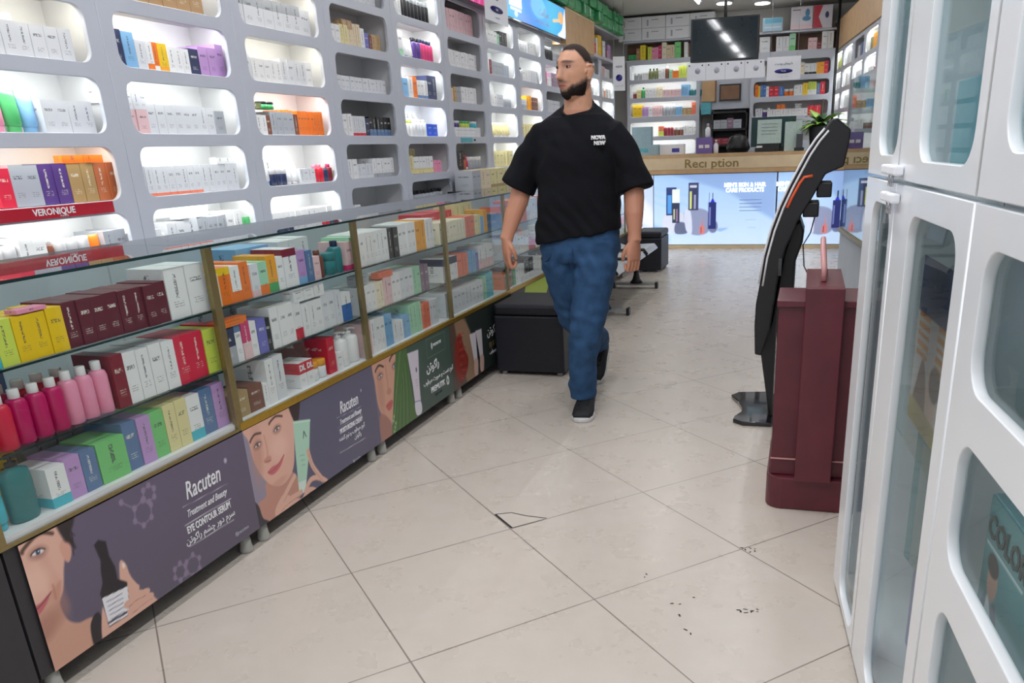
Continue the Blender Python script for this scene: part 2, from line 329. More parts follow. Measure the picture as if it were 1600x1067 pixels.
# ceiling fittings
for i, (x, y) in enumerate(TUBES):
    far = ['nearest', 'second', 'third', 'fourth', 'fifth', 'sixth', 'seventh'][i//2]
    t = empty('ceiling_tube_lamp', f'white ceiling tube lamp, {far} of its row, {"above the display cases" if x < -1 else "above the open floor"}', 'ceiling lamp', (x, y, CEIL), group='ceiling tube lamps')
    MB().box(-.045, .045, -.62, .62, -.03, 0).obj('lamp_housing', 'white', t); MB().tube([(0, -.6, -.045), (0, .6, -.045)], .014, 8).obj('lamp_tube', 'tubelamp', t)
for x, y, nm in ((-1.86, 11.3, 'beside the dark ceiling vent'), (-.76, 12.6, 'above the poster boxes'), (-1.25, 12.35, 'behind the hanging television')):
    t = empty('ceiling_downlight', f'round white ceiling downlight {nm}', 'ceiling lamp', (x, y, CEIL)); MB().lathe([(.12, -.02), (.12, 0)], n=20).obj('lamp_ring', 'white', t); MB().lathe([(.1, -.03), (.1, -.018)], n=20).obj('lamp_disc', 'lamp', t)
t = empty('ceiling_vent', 'dark rectangular vent in the ceiling before the far shelves', 'vent', (-2.15, 10.6, CEIL)); MB().box(-.4, .4, -.25, .25, -.04, 0).obj('vent_frame', 'darkboard', t)
b = MB(); [b.box(-.36, .36, -.2+k*.08, -.17+k*.08, -.05, -.038) for k in range(6)]; b.obj('vent_slat', 'black', t)

# ------------------------------------------------------------------ goods: prototypes and placing
PAL = dict(white=(238, 238, 240), cream=(240, 230, 205), pearl=(222, 224, 230), grey=(170, 174, 182), silver=(176, 184, 196), black=(30, 30, 34), navy=(38, 48, 84), blue=(60, 110, 180), royal=(32, 82, 206), sky=(130, 180, 222), steel=(92, 122, 164),
           teal=(44, 120, 124), cyan=(70, 186, 204), green=(74, 168, 100), mint=(160, 214, 180), lime=(208, 222, 92), leafy=(118, 198, 120), olive=(110, 116, 70), yellow=(236, 196, 30), sun=(246, 222, 60), amber=(238, 164, 40), orange=(236, 120, 36), coral=(232, 122, 92),
           red=(204, 34, 56), crimson=(214, 40, 72), maroon=(96, 26, 44), wine=(128, 30, 48), pink=(236, 150, 180), rose=(206, 60, 116), magenta=(190, 20, 96), blush=(232, 196, 200), lilac=(190, 150, 206), purple=(84, 58, 130), mauve=(134, 112, 132), brown=(116, 66, 48), copper=(182, 104, 66), tan=(196, 164, 120), kraft=(176, 140, 100), gold=(170, 142, 96), beige=(226, 208, 178), ivory=(228, 216, 160), violet=(110, 110, 190))
NICE = dict(pearl='pearl white', steel='steel blue', royal='bright blue', sky='sky blue', leafy='light green', sun='bright yellow', rose='deep pink', kraft='kraft brown', wine='wine red', violet='periwinkle', olive='olive green', ivory='pale ivory', amber='amber yellow', mint='mint green', lime='lime yellow')
ORD = 'first second third fourth fifth sixth seventh eighth ninth tenth eleventh twelfth thirteenth fourteenth fifteenth sixteenth seventeenth eighteenth nineteenth twentieth'.split()+[f'{n}th' for n in range(21, 90)]
def unit_carton():
    me = MB().box(-.5, .5, 0, 1, 0, 1).mesh('carton', 'card'); return me
ME = {'c': unit_carton(),
      # unit meshes 1 wide, 1 deep, 1 high, standing on z = 0, centre at y = .5
      'pbody': MB().lathe([(.44, 0), (.5, .03), (.5, .68), (.44, .76), (.2, .8), (.18, .83)], (0, .5, 0), 20).mesh('pump_bottle_body', 'plain'),
      'phead': MB().lathe([(.2, .82), (.2, .89), (.07, .89), (.07, .95), (.17, .95), (.17, 1)], (0, .5, 0), 14).box(-.06, .06, .05, .5, .955, .995).mesh('pump_head', 'capm'),
      'bbody': MB().lathe([(.44, 0), (.5, .03), (.5, .72), (.42, .8), (.24, .83)], (0, .5, 0), 20).mesh('bottle_body', 'plain'),
      'bcap': MB().lathe([(.27, .83), (.27, .99), (.24, 1)], (0, .5, 0), 16).mesh('bottle_cap', 'capm'),
      'jbody': MB().lathe([(.42, 0), (.5, .05), (.5, .62), (.46, .66)], (0, .5, 0), 20).mesh('jar_body', 'plain'),
      'jcap': MB().lathe([(.51, .66), (.51, .97), (.48, 1)], (0, .5, 0), 20).mesh('jar_lid', 'capm'),
      'tcap': MB().lathe([(.36, 0), (.38, .16)], (0, .5, 0), 16, sy=.8).mesh('tube_cap', 'capm')}
def tube_mesh():
    b = MB(); n = 18; vs = []; fs = []
    for k, (z, rx, ry) in enumerate(((.16, .36, .34), (.2, .44, .4), (.5, .48, .3), (.85, .5, .12), (1, .5, .03))):
        vs += [(rx*cos(2*pi*i/n), .5+ry*sin(2*pi*i/n), z) for i in range(n)]
        if k: fs += [((k-1)*n+i, (k-1)*n+(i+1) % n, k*n+(i+1) % n, k*n+i) for i in range(n)]
    fs += [tuple(range(n-1, -1, -1)), tuple(range(4*n, 5*n))]; return b.add(vs, fs, 0, True).mesh('tube_body', 'plain')
ME['tbody'] = tube_mesh()
SHAPE = {'p': ('pump_bottle', 'pump bottle', [('bottle_body', 'pbody', 0), ('pump_head', 'phead', 1)]), 'b': ('bottle', 'bottle', [('bottle_body', 'bbody', 0), ('cap', 'bcap', 1)]),
         'j': ('jar', 'jar', [('jar_body', 'jbody', 0), ('lid', 'jcap', 1)]), 't': ('squeeze_tube', 'tube', [('tube_body', 'tbody', 0), ('cap', 'tcap', 1)])}
KT = 'abcdefg'
def put(kind, Mx, w, d, h, col, label, group, stem='carton', cat='box', col2='white', band=0, top=0, accent='white'):
    c = lin(PAL[col]); sc = Matrix.Diagonal((w, d, h, 1))
    if kind == 'c':
        o = bpy.data.objects.new(stem, ME['c']); COL.objects.link(o); o.matrix_world = Mx @ sc; o.color = c
        o['band'] = float(band); o['topband'] = float(top); o['accent'] = list(lin(PAL[accent])[:3]); prop(o, label, cat, group); return o
    nm, ct, parts = SHAPE[kind]; r = bpy.data.objects.new(nm, None); COL.objects.link(r); r.matrix_world = Mx @ sc; r.empty_display_size = .01
    prop(r, label, ct, group)
    for pn, mk, k in parts:
        p = bpy.data.objects.new(pn, ME[mk]); COL.objects.link(p); p.parent = r; p.color = c if k == 0 else lin(PAL[col2])
    return r
def row(F, u, v, w, spec, place, group, stem, dmax=.16, seed=0, jit=.006, fill=0):
    """spec items: kind colour count width height [key=value]; 'g' skips, 'S...' stands on the item before, 'B...' is a second line behind"""
    rd = random.Random(seed); made = []; n = 0; last = [u, 0, v]; nS = 0; nB = 0; its = [x for x in spec.split(';') if x.split()]
    if fill:       # the last standing item runs on to the far end of the opening
        tot = sum(float(x.split()[1]) if x.split()[0] == 'g' else int(x.split()[2])*float(x.split()[3]) for x in its if x.split()[0][0] not in 'SB')
        k = max(i for i, x in enumerate(its) if x.split()[0] in 'cbjtp'); q = its[k].split(); more = int((fill-tot)/float(q[3]))
        if more > 0: q[2] = str(int(q[2])+more); its[k] = ' '.join(q)
    for it in its:
        q = it.split()
        if not q: continue
        if q[0] == 'g': u += float(q[1]); continue
        k = q[0]; layer = 0
        if k[0] == 'S': layer = 1; k = k[1:]
        if k[0] == 'B': layer = 2; k = k[1:]
        col, cnt, wd, ht = q[1], int(q[2]), float(q[3]), float(q[4]); kw = dict(x.split('=') for x in q[5:])
        band = float(kw.get('b', 0)); top = float(kw.get('t', 0)); acc = kw.get('a', 'red'); cap = kw.get('c', 'white'); dp = float(kw.get('d', 0)) or (wd if k != 'c' else min(dmax, max(.04, ht*1.1)))
        back = float(kw.get('w', 0))
        if layer == 1: uu, vv = float(kw['u'])+u0 if 'u' in kw else last[0], float(kw['v'])+v if 'v' in kw else last[2]
        elif layer == 2: uu, vv = float(kw.get('u', 0))+u0, v
        else: uu, vv = u, v
        if n == 0 and nS == 0 and nB == 0: u0 = u
        st = uu
        for i in range(cnt):
            hh = ht*(1+rd.uniform(-.012, .012)); ww = wd*.965; j = rd.uniform(0, jit)
            if layer == 0: n += 1; wh = f'{ORD[n-1]} along {place}'
            elif layer == 1: nS += 1; wh = f'stacked {ORD[nS-1]} on top along {place}'
            else: nB += 1; wh = f'{ORD[nB-1]} in back line of {place}'
            nice = NICE.get(col, col); what = {'c': 'carton', 'p': 'pump bottle', 'b': 'bottle', 'j': 'jar', 't': 'tube'}[k]
            made.append(put(k, at(F, uu+wd/2, vv, w-back-j, rd.uniform(-.03, .03) if k == 'c' else 0), ww, dp*.98, hh, col, f'{nice} {what}, {wh}', group, stem, 'box', cap, band, top, acc))
            uu += wd
        if layer == 0: last = [st, uu, v+ht]; u = uu
    return made

# ------------------------------------------------------------------ left wall: white shelving units with rounded openings
LF = frame(-2.8, 0, 0, 1)
PITCH = .857; C0 = 2.115; ROWZ = [2.24, 1.98, 1.715, 1.452, 1.19, .927, .664]; OPH = .208      # opening bottoms
COLN = 'nearest second third fourth fifth sixth seventh eighth ninth tenth eleventh twelfth'.split()
LIT = {0: 'yywywyy', 1: 'yyyyyyy', 2: 'ywwyyyy', 3: 'nnnnnnn', 4: 'yyyynnn', 5: 'nnnnnnn', 6: 'yyyyyyy', 7: 'yyyyyyy', 8: 'yynyyyy', 9: 'yyyyyyy', 10: 'yyyyyyy', 11: 'yyyyyyy'}
def shelf_unit(F, u0, width, rows, lit, label, group, toe=.12, topz=2.49, depth=.26, inset=.072, strong=1, opw=None, r=.05):
    t = empty('wall_shelving_unit', label, 'shelving unit', F @ Vector((u0, 0, 0)), math.atan2(F[1][0], F[0][0]), group)
    G = Matrix(((1, 0, 0, 0), (0, 0, -1, 0), (0, 1, 0, 0), (0, 0, 0, 1)))     # unit's own axes: x along, y up, z out
    holes = [rrect(inset, width-inset, z, z+OPH, r) for z in rows]
    panel('front_panel', [(0.0015, toe-.05), (width-.0015, toe-.05), (width-.0015, topz), (.0015, topz)], holes, .02, 'white', G, t)
    b = MB()
    def bx(x0, x1, y0, y1, z0, z1): b.box(x0, x1, y0, y1, z0, z1, 0, G)
    bx(.002, .02, toe-.05, topz, -depth, -.0205); bx(width-.02, width-.002, toe-.05, topz, -depth, -.0205); bx(.02, width-.02, toe-.05, topz, -depth, -depth+.012)
    for z in rows: bx(.02, width-.02, z-.02, z-.002, -depth+.012, -.0205)
    bx(.02, width-.02, rows[0]+OPH+.03, rows[0]+OPH+.045, -depth+.012, -.0205)
    b.obj('carcass', 'shelfin', t)
    for z, l in zip(rows, lit):
        if l == 'n': continue
        s = MB().box(inset+.0, width-inset, z+OPH+.014, z+OPH+.024, -.05, -.024, 0, G).obj('led_strip', 'led' if l == 'y' else 'led_warm', t)
    return t
for c in range(12):
    shelf_unit(LF, C0+PITCH*c+.03, PITCH, ROWZ, LIT[c], f'white wall shelving unit with rounded openings, {COLN[c]} column from the camera', 'white shelving units on the wall behind the display cases')
# contents: column -> row -> spec, u runs from the near end of the opening
CT = {
 0: {1: 'c pearl 11 .062 .12;Bt white 8 .07 .17 w=.1',
     2: 'g .26;t pink 1 .06 .15 c=pink;t green 1 .075 .15 c=green;t sky 1 .07 .13 c=sky;c pearl 4 .062 .12;Sc white 2 .07 .06 u=.5;Sc pearl 1 .1 .1 u=.62 v=.1',
     3: 'g .2;c crimson 1 .06 .14;c silver 2 .062 .15;c purple 2 .066 .15;c gold 2 .066 .15;c copper 2 .064 .15;c mauve 2 .055 .17;Sc orange 1 .11 .03 u=.3 v=.15;Sc orange 2 .05 .03 u=.41 v=.15',
     4: 'g .1;j cream 2 .06 .13;c white 2 .06 .15;b brown 1 .04 .14;j white 3 .06 .13;t orange 1 .06 .13 c=orange;c grey 2 .06 .14;j pearl 2 .07 .12;c pearl 1 .07 .12'},
 1: {1: 'c navy 1 .07 .15;c sky 1 .068 .145;c pearl 1 .062 .12;c white 1 .036 .115 b=.25 a=orange;c orange 1 .036 .12 b=.2 a=white;c yellow 1 .06 .12 b=.2 a=amber;c white 3 .045 .11;c navy 1 .07 .115;c lilac 2 .065 .13;c lilac 1 .06 .15',
     2: 'c blush 2 .065 .1;c pearl 8 .056 .125;c grey 1 .07 .11;Sc pearl 3 .04 .07 u=.02 v=.1', 
     3: 'c pearl 9 .045 .125 b=.09 a=coral;c pearl 6 .046 .125;Sc white 2 .06 .03 u=.53',
     4: 'j grey 1 .05 .13 c=black;j leafy 1 .06 .1 c=white;c pearl 2 .06 .14;c pearl 1 .09 .15;c grey 6 .035 .145;c white 2 .06 .16;t green 2 .05 .12 c=green;Sc white 3 .07 .05 u=.2 v=.15',
     0: 'c kraft 7 .09 .17;'},
 2: {0: 'c pearl 7 .085 .15 t=.35 a=grey;c pearl 1 .1 .14', 1: 'c pearl 1 .08 .13;c white 5 .052 .115;c pearl 4 .06 .13;c white 1 .07 .135',
     2: 'c white 3 .045 .1;c brown 1 .04 .1;c grey 4 .055 .12;c brown 1 .04 .11;c orange 3 .032 .13;Sc olive 1 .1 .03 u=.01;Sj green 2 .06 .04 u=.12 c=black;Bc orange 4 .035 .14 u=.4 w=.1',
     3: 't white 2 .055 .15 c=sky;j navy 3 .05 .09 c=white;t white 2 .06 .1 c=white;c pearl 4 .04 .08;Bc white 4 .06 .12 u=.22 w=.09;b red 2 .05 .1 c=pink;b navy 1 .05 .09 c=blush;b wine 1 .05 .1 c=rose;c cream 1 .05 .06',
     4: 'c white 12 .055 .12;'},
 3: {0: 'c white 4 .06 .12;c pearl 5 .06 .14', 1: 't rose 1 .05 .13 c=red;c white 2 .055 .11;c ivory 2 .05 .12;c beige 3 .05 .14;c white 1 .05 .12;c violet 1 .06 .1;c brown 1 .04 .09;c tan 1 .06 .1;Sc kraft 2 .06 .05 u=.2',
     2: 'c pearl 13 .053 .09;', 3: 'c white 3 .06 .13;c pearl 3 .055 .12 b=.15 a=red;c navy 1 .05 .11;c black 6 .05 .12 b=.35 a=steel;',
     4: 'c white 3 .06 .12;c pearl 4 .052 .09;c white 5 .05 .12 b=.2 a=grey', 5: 'c white 2 .08 .1;c white 10 .045 .07'},
 4: {0: 'c white 3 .06 .14;b black 6 .06 .15 c=grey;', 1: 'c white 2 .08 .17 b=.3 a=mint;t white 3 .06 .13 c=grey;b purple 2 .06 .15 c=black;b rose 3 .055 .15 c=navy;',
     2: 'c sky 2 .09 .13;c white 1 .07 .14;c orange 1 .07 .15;c white 3 .06 .13 b=.2 a=steel;c navy 1 .08 .17', 3: 'b white 4 .055 .11 c=lime;b pearl 4 .055 .12 c=white;c royal 1 .09 .09;Bb grey 6 .07 .17 u=.1 w=.1',
     4: 'c ivory 2 .07 .13;c white 7 .05 .12 b=.3 a=ivory;c pink 1 .07 .09;Bc ivory 3 .08 .18 u=.15 w=.1', 5: 'b grey 9 .065 .14 c=black'},
 5: {0: 'c blush 12 .055 .17', 1: 'c white 11 .058 .13', 2: 'c beige 2 .07 .11 b=.25 a=amber;c tan 1 .06 .12;c grey 2 .045 .12;c white 3 .07 .13', 3: 'c white 12 .056 .075;Sj red 2 .055 .05 u=0;Sj purple 2 .055 .05 u=.12;Sj lime 3 .055 .05 u=.28 c=green;Sj cyan 2 .055 .05 u=.5',
     4: 'c black 2 .12 .15;j copper 1 .08 .12 c=brown;t magenta 1 .06 .12 c=white;j grey 1 .07 .1'},
 6: {0: 'b green 2 .07 .11 c=white;c white 3 .08 .11;c mint 1 .06 .1;c black 1 .07 .13', 1: 'c white 2 .07 .13;c wine 1 .06 .13;c grey 6 .055 .12;c silver 2 .06 .11', 2: 'c white 5 .055 .12;c pearl 3 .06 .11;b grey 2 .06 .1', 3: 't ivory 8 .08 .13 c=white', 4: 'c ivory 7 .09 .14'},
 7: {0: 'b pearl 5 .08 .12;c white 2 .09 .12', 1: 'c red 2 .05 .07;b grey 2 .06 .13 c=black;c white 3 .08 .12;c pearl 2 .06 .12', 2: 'c pearl 5 .06 .1 b=.5 a=grey;c amber 2 .07 .14;c brown 1 .06 .13', 3: 'c ivory 7 .09 .13'},
 8: {0: 'c red 1 .1 .1;b black 5 .07 .15 c=grey;c grey 2 .08 .1', 1: 'c rose 2 .09 .15;c white 2 .08 .1;c mauve 2 .08 .15', 2: 'c pearl 8 .08 .13'},
 9: {0: 'c pearl 8 .08 .13', 1: 'c white 8 .08 .12'}, 10: {0: 'c white 8 .08 .14', 1: 'b grey 6 .1 .14 c=white', 2: 'c white 3 .08 .12;c green 1 .09 .14;c pearl 3 .08 .1'},
 11: {0: 'c blush 4 .09 .14;c white 3 .08 .12', 1: 'c white 3 .1 .12;c orange 1 .09 .1;c white 2 .1 .12', 2: 'b pearl 6 .09 .13', 3: 'c cream 6 .1 .12'}}
# the three nearest columns count their rows from the second opening down
ROWN = 'top second third fourth fifth sixth seventh'.split()
for c, rows in CT.items():
    for r, spec in rows.items():
        k = r+1 if c < 3 else r
        z = ROWZ[k]
        place = f'{ROWN[k]} shelf of {COLN[c]} shelving column'
        stem = 'skincare_carton' if c < 3 else 'cream_carton' if c < 5 else 'serum_carton'
        row(LF, C0+PITCH*c+.03+.085+(.02 if c else 0)-.02, z, -.045, spec, place, f'goods on the {place}', stem, dmax=.17, seed=c*10+r, fill=.70 if c else .62)
# red brand strip on the nearest unit
t = empty('brand_strip', 'long dark red brand strip reading VERONIQUE on the nearest shelving column', 'sign', LF @ Vector((2.5, 1.166, .008)), pi/2)
MB().box(-.42, .35, -.012, 0, -.022, .022).obj('strip_board', 'red', t); 
text('lettering', 'VERONIQUE', LF @ Matrix.Translation((2.56, 1.168, .0215)), .034, 'lettwhite', t, bold=.0008)
text('lettering', 'P A R I S', LF @ Matrix.Translation((2.6, 1.15, .0215)), .01, 'lettwhite', t)
t = empty('shelf_edge_label', 'small teal label strip under the fluorescent jars on the sixth shelving column', 'label', LF @ Vector((6.72, 1.425, .002)), pi/2)
MB().box(-.1, .14, -.004, 0, -.018, .018).obj('label_card', 'teal', t); MB().box(.18, .21, -.004, 0, -.008, .008).obj('label_mark', 'ink', t)
# fascia above the shelving: light boxes, wooden board, open top shelf
def lightbox(u0, u1, z0, z1, cv, label):
    t = empty('light_box', label, 'light box', LF @ Vector((u0, z0, .0)), pi/2)
    MB().box(0, u1-u0, -.07, .1, 0, z1-z0).obj('light_box_frame', 'blackgloss', t)
    cv.obj('light_box_picture', 'backlit', LF @ Matrix.Translation((u0, z0, .0725)), t)
    return t
w, h = 1.93, .32
cv = Canvas(.01, w-.01, .01, h-.01, .008, (52, 140, 226)); cv.C[:, :, 0] = 52+60*(1-cv.X/w)*np.sin(cv.X*3+cv.Y*9)**2; cv.C[:, :, 1] = 140+40*np.cos(cv.X*2.2)**2
cv.rect(.06, .42, .11, .31, (240, 238, 244)); cv.ell(.22, .24, .12, .05, (90, 60, 170)); cv.line([(.1, .09), (.4, .09)], .02, (230, 240, 255)); cv.ell(.95, .2, .25, .1, (110, 200, 240), alpha=.7)
cv.poly([(1.6, .02), (1.78, .1), (1.9, .3), (1.9, .02)], (236, 240, 248)); cv.ell(1.74, .2, .1, .06, (232, 176, 110)); cv.line([(1.45, .14), (1.7, .17)], .03, (240, 200, 150)); cv.ell(.25, .055, .05, .025, (240, 250, 255), alpha=.8)
bl = lightbox(7.74, 9.67, 2.47, 2.79, cv, 'long blue light box advert with white product boxes above the shelving')
text('lettering', fa('\u0633\u0644\u0627\u0645\u062A'), LF @ Matrix.Translation((8.85, 2.64, .075)), .11, 'lettwhite', bl)
text('lettering', fa('\u0645\u0631\u0627\u0642\u0628\u062A \u0627\u0632 \u067E\u0648\u0633\u062A \u0648 \u0645\u0648'), LF @ Matrix.Translation((8.8, 2.545, .075)), .05, 'lettwhite', bl)
cv = Canvas(.01, 2.6, .01, h-.01, .012, (214, 90, 150))
for i in range(40): cv.line([(i*.065, 0), (i*.065+.05, .16), (i*.065, .33)], .012, (150, 40, 110) if i % 2 else (240, 160, 200))
lightbox(5.1, 7.72, 2.47, 2.79, cv, 'pink patterned light box beside the blue light box above the shelving')
t = empty('fascia_board', 'plain beech fascia board above the shelving beyond the blue light box', 'board', LF @ Vector((9.7, 2.44, 0)), pi/2)
MB().box(0, 1.34, -.06, .1, 0, .36).obj('board_face', 'wood', t); MB().box(0, 1.34, -.065, .12, .36, .375).obj('board_top', 'wood2', t)
t = empty('overhead_shelf', 'open white edged top shelf beyond the beech fascia board', 'shelf', LF @ Vector((11.06, 2.44, 0)), pi/2)
MB().box(0, 1.6, -.03, .26, .35, .375).box(0, 1.6, -.03, .26, 0, .02).obj('shelf_board', 'white', t); MB().box(0, 1.6, .24, .26, .02, .35).obj('back_panel', 'wooddark', t)
row(LF, 11.1, 2.462, 0, 'c lime 2 .09 .2;c red 1 .1 .15;c pearl 1 .08 .22;c yellow 2 .1 .26;c wine 1 .08 .2;c white 2 .07 .22;c navy 1 .09 .2;c pink 1 .08 .12;c lilac 2 .09 .2', 'the open top shelf beyond the beech fascia', 'goods on the open top shelf', 'tonic_carton', seed=5)
# green film-wrapped packs piled on the fascia
rd = random.Random(11); gp = 0
for k in range(11):
    for lv in range(2 if k not in (3,) else 1):
        y = 9.15+k*.33; gp += 1
        if k < 3 and lv: continue
        o = MB().box(-.15, .15, -.13, .13, 0, .125).obj('wrapped_pack', 'green', None, bevel=.02); o.location = (-2.83+rd.uniform(-.02, .02), y, 2.816+lv*.128); o.rotation_euler = (0, 0, rd.uniform(-.06, .06))
        prop(o, f'green film wrapped pack above the fascia, {ORD[k]} along, {"upper layer" if lv else "lower layer"}', 'wrapped pack', 'green wrapped packs piled above the shelving')

# ------------------------------------------------------------------ display cases along the left
CF = frame(-1.85, 0, 0, 1); CW = .915; B0 = .405
def display_case(i):
    y0 = B0+CW*i; nm = f'{ORD[i]} glass display case in the row' if i else 'glass display case nearest the camera'
    y1 = y0+CW
    t = empty('display_case', f'{nm}, {["dark base panel", "eye contour serum poster base", "green tube poster base", "dark green poster base", "red plant poster base"][i] if i < 5 else "gold lower rail, beyond the black cube stool"}', 'display case', (-1.85, y0, 0), 0, 'glass display cases with gold trim')
    def ob(b, n, m, **k): o = b.obj(n, m, None, M=Matrix.Translation((-1.85, y0, 0)), **k); o.parent = t; o.matrix_parent_inverse = t.matrix_basis.inverted(); return o
    ob(MB().box(-.42, -.006, .004, CW-.004, .07, .445), 'base', 'darkboard')
    ob(MB().box(-.006, .004, -.001, CW+.001, .446, .472), 'gold_rail', 'gold', bevel=.002) if i >= 2 else ob(MB().box(-.006, .002, 0, CW, .448, .458), 'gold_rail', 'brass')
    for y in (.008, CW-.008): ob(MB().box(-.016, .001, y-.008, y+.008, .472 if i >= 2 else .458, 1.068), 'post', 'brass')
    ob(MB().box(-.43, .004, .002, CW-.002, 1.069, 1.077, 0).box(-.0, .0042, .002, CW-.002, 1.0688, 1.0772, 1), 'glass_top', ['glass_top', 'gedge'])
    ob(MB().box(-.004, -.001, .017, CW-.017, .474, 1.066), 'front_glass', 'glass')
    for z in (.664, .868): ob(MB().box(-.39, -.022, .004, CW-.004, z-.007, z-.001, 0).box(-.022, -.0215, .004, CW-.004, z-.0072, z-.0008, 1), 'glass_shelf', ['glass', 'gedge'])
    ob(MB().box(-.42, -.41, .004, CW-.004, .45, 1.066), 'back_board', 'greyboard')
    ob(MB().box(-.41, -.01, .004, CW-.004, .4455, .473), 'deck', 'shelfin')
    for y in (.05, CW-.05):
        ob(MB().lathe([(.022, 0), (.024, .01), (.02, .03), (.018, .07)], (-.03, y, 0), 14), 'foot', 'caster'); ob(MB().lathe([(.022, 0), (.024, .01), (.02, .03), (.018, .07)], (-.38, y, 0), 14), 'foot', 'caster')
    return t
for i in range(10): display_case(i)
CC = {  # case -> (top, middle, bottom) rows; u0 per row
 0: (None, None, (1.12, 'c white 3 .06 .12')),
 1: ((1.43, 'c cyan 1 .05 .115;c lime 1 .05 .115;c yellow 2 .05 .115;c yellow 1 .05 .118;c maroon 8 .0475 .122;c white 2 .088 .155;Sc pink 1 .09 .01 u=.12 v=.118'),
     (1.37, 'b crimson 2 .056 .14 c=white;b magenta 3 .052 .142 c=white;b pink 3 .051 .148 c=white;c wine 1 .046 .155;c white 4 .051 .15 b=.22 a=white;c crimson 2 .068 .15;c lime 1 .063 .145;c crimson 1 .05 .15;Bb magenta 3 .06 .14 u=.01 w=.08;Bb crimson 3 .06 .14 u=.19 w=.08;Bc steel 1 .3 .17 u=.0 w=.24 d=.1'),
     (1.345, 't cyan 1 .06 .12 c=cyan;p teal 1 .085 .175 c=black d=.05;g .02;c white 1 .06 .11 b=.25 a=cyan;c lilac 1 .052 .115;c steel 1 .054 .115;c leafy 1 .103 .12;c steel 1 .054 .145;c lilac 1 .053 .145;c leafy 1 .055 .145;c ivory 2 .0505 .15;c white 1 .062 .148 b=.22 a=cyan;c steel 1 .064 .15 a=green;c lilac 1 .06 .15;Bc yellow 1 .12 .14 u=.1 w=.15;Bc grey 2 .12 .17 u=.25 w=.17')),
 2: ((2.258, 'c beige 1 .039 .11;c orange 1 .064 .125 t=.2 a=yellow;c white 1 .05 .12 b=.3 a=orange;c orange 1 .052 .13;c pearl 1 .048 .115 b=.2 a=blush;c mint 1 .053 .115 b=.3 a=orange;c amber 1 .06 .13 b=.25 a=green;c white 1 .044 .12;c white 1 .085 .14 t=.2 a=wine;c lilac 1 .06 .125 b=.2 a=sky;c steel 1 .045 .12;c blush 1 .045 .09;b brown 1 .05 .11 c=brown;g .02;j teal 1 .07 .09 c=teal;b teal 1 .06 .13 c=navy;c blush 1 .06 .12 b=.2 a=rose;Bc sky 1 .2 .15 u=.34 w=.15;Bc white 3 .07 .15 u=.6 w=.15'),
     (2.246, 'c navy 1 .085 .125 b=.5 a=grey;c white 1 .034 .13 t=.2 a=steel;c rose 1 .045 .135 b=.45 a=blush;c white 1 .042 .125;c violet 1 .05 .125;c black 1 .03 .12;c white 3 .05 .15;c white 1 .053 .14 b=.3 a=red;c white 3 .047 .13;c pearl 3 .05 .14;c white 1 .075 .12 b=.6 a=blue;Sc orange 1 .16 .025 u=.0 v=.13;Sc white 3 .07 .05 u=.45 v=.14;Bc grey 1 .2 .17 u=.22 w=.18'),
     (2.245, 'c gold 1 .1 .09 a=brown;c brown 1 .08 .095;c white 1 .03 .085;c white 1 .05 .165;c pearl 1 .062 .165;g .09;c white 2 .05 .1 t=.45 a=red;j white 2 .055 .075 c=amber;g .005;c red 1 .06 .15;c white 1 .045 .075;p white 2 .085 .15 c=white;Bc white 1 .1 .18 u=.3 w=.15;Bc wine 1 .12 .17 u=.6 w=.1')),
 3: ((3.145, 'c mint 1 .05 .135;c white 8 .037 .14;c black 2 .05 .14;c white 4 .047 .145;c amber 2 .058 .145;c white 2 .05 .145'),
     (3.16, 'c white 4 .04 .12;c cream 2 .04 .12;c blush 2 .04 .13;c white 2 .043 .135;c pearl 3 .045 .135;c mint 2 .045 .135;c mauve 2 .045 .13;Sc grey 1 .12 .04 u=.0;Sc coral 1 .14 .025 u=.2 v=.13'),
     (3.16, 'c blush 2 .04 .15;c white 3 .042 .15;c sky 2 .04 .15;c white 2 .05 .1;c sky 2 .04 .11;c mint 3 .042 .15;c coral 3 .035 .13;c pearl 3 .035 .13')),
 4: ((4.06, 'c cream 8 .045 .11;c coral 2 .07 .115;c ivory 2 .045 .11;c sky 1 .05 .1;c amber 1 .06 .13;Bc red 4 .1 .15 u=.05 w=.12;Bc ivory 3 .09 .18 u=.5 w=.12'),
     (4.06, 'c white 4 .05 .125 t=.3 a=navy;c coral 2 .075 .125;c sky 2 .06 .12;c violet 1 .05 .1;c white 3 .08 .13 b=.4 a=blush'),
     (4.06, 'c pearl 10 .055 .13;g .01;c mint 1 .05 .14;c cyan 2 .06 .15;Bc white 1 .3 .16 u=.2 w=.12')),
 5: ((4.98, 'c steel 4 .06 .13 t=.3 a=coral;c coral 6 .05 .15;c pearl 4 .06 .14'), (4.98, 'c pearl 2 .07 .13;c lilac 1 .05 .14;c white 6 .06 .14;c rose 3 .05 .06;c white 3 .05 .1'), (4.98, 'c orange 1 .05 .1;c coral 1 .05 .1;c brown 2 .04 .12;c green 1 .05 .1;c white 3 .06 .12;c black 5 .04 .14 b=.3 a=white;c white 4 .05 .12')),
 6: ((5.9, 'c coral 8 .05 .14;c white 5 .07 .13'), (5.9, 'c white 10 .08 .13'), (5.9, 'c black 4 .04 .14;c white 4 .05 .13;c red 4 .05 .12;c white 5 .05 .13'))}
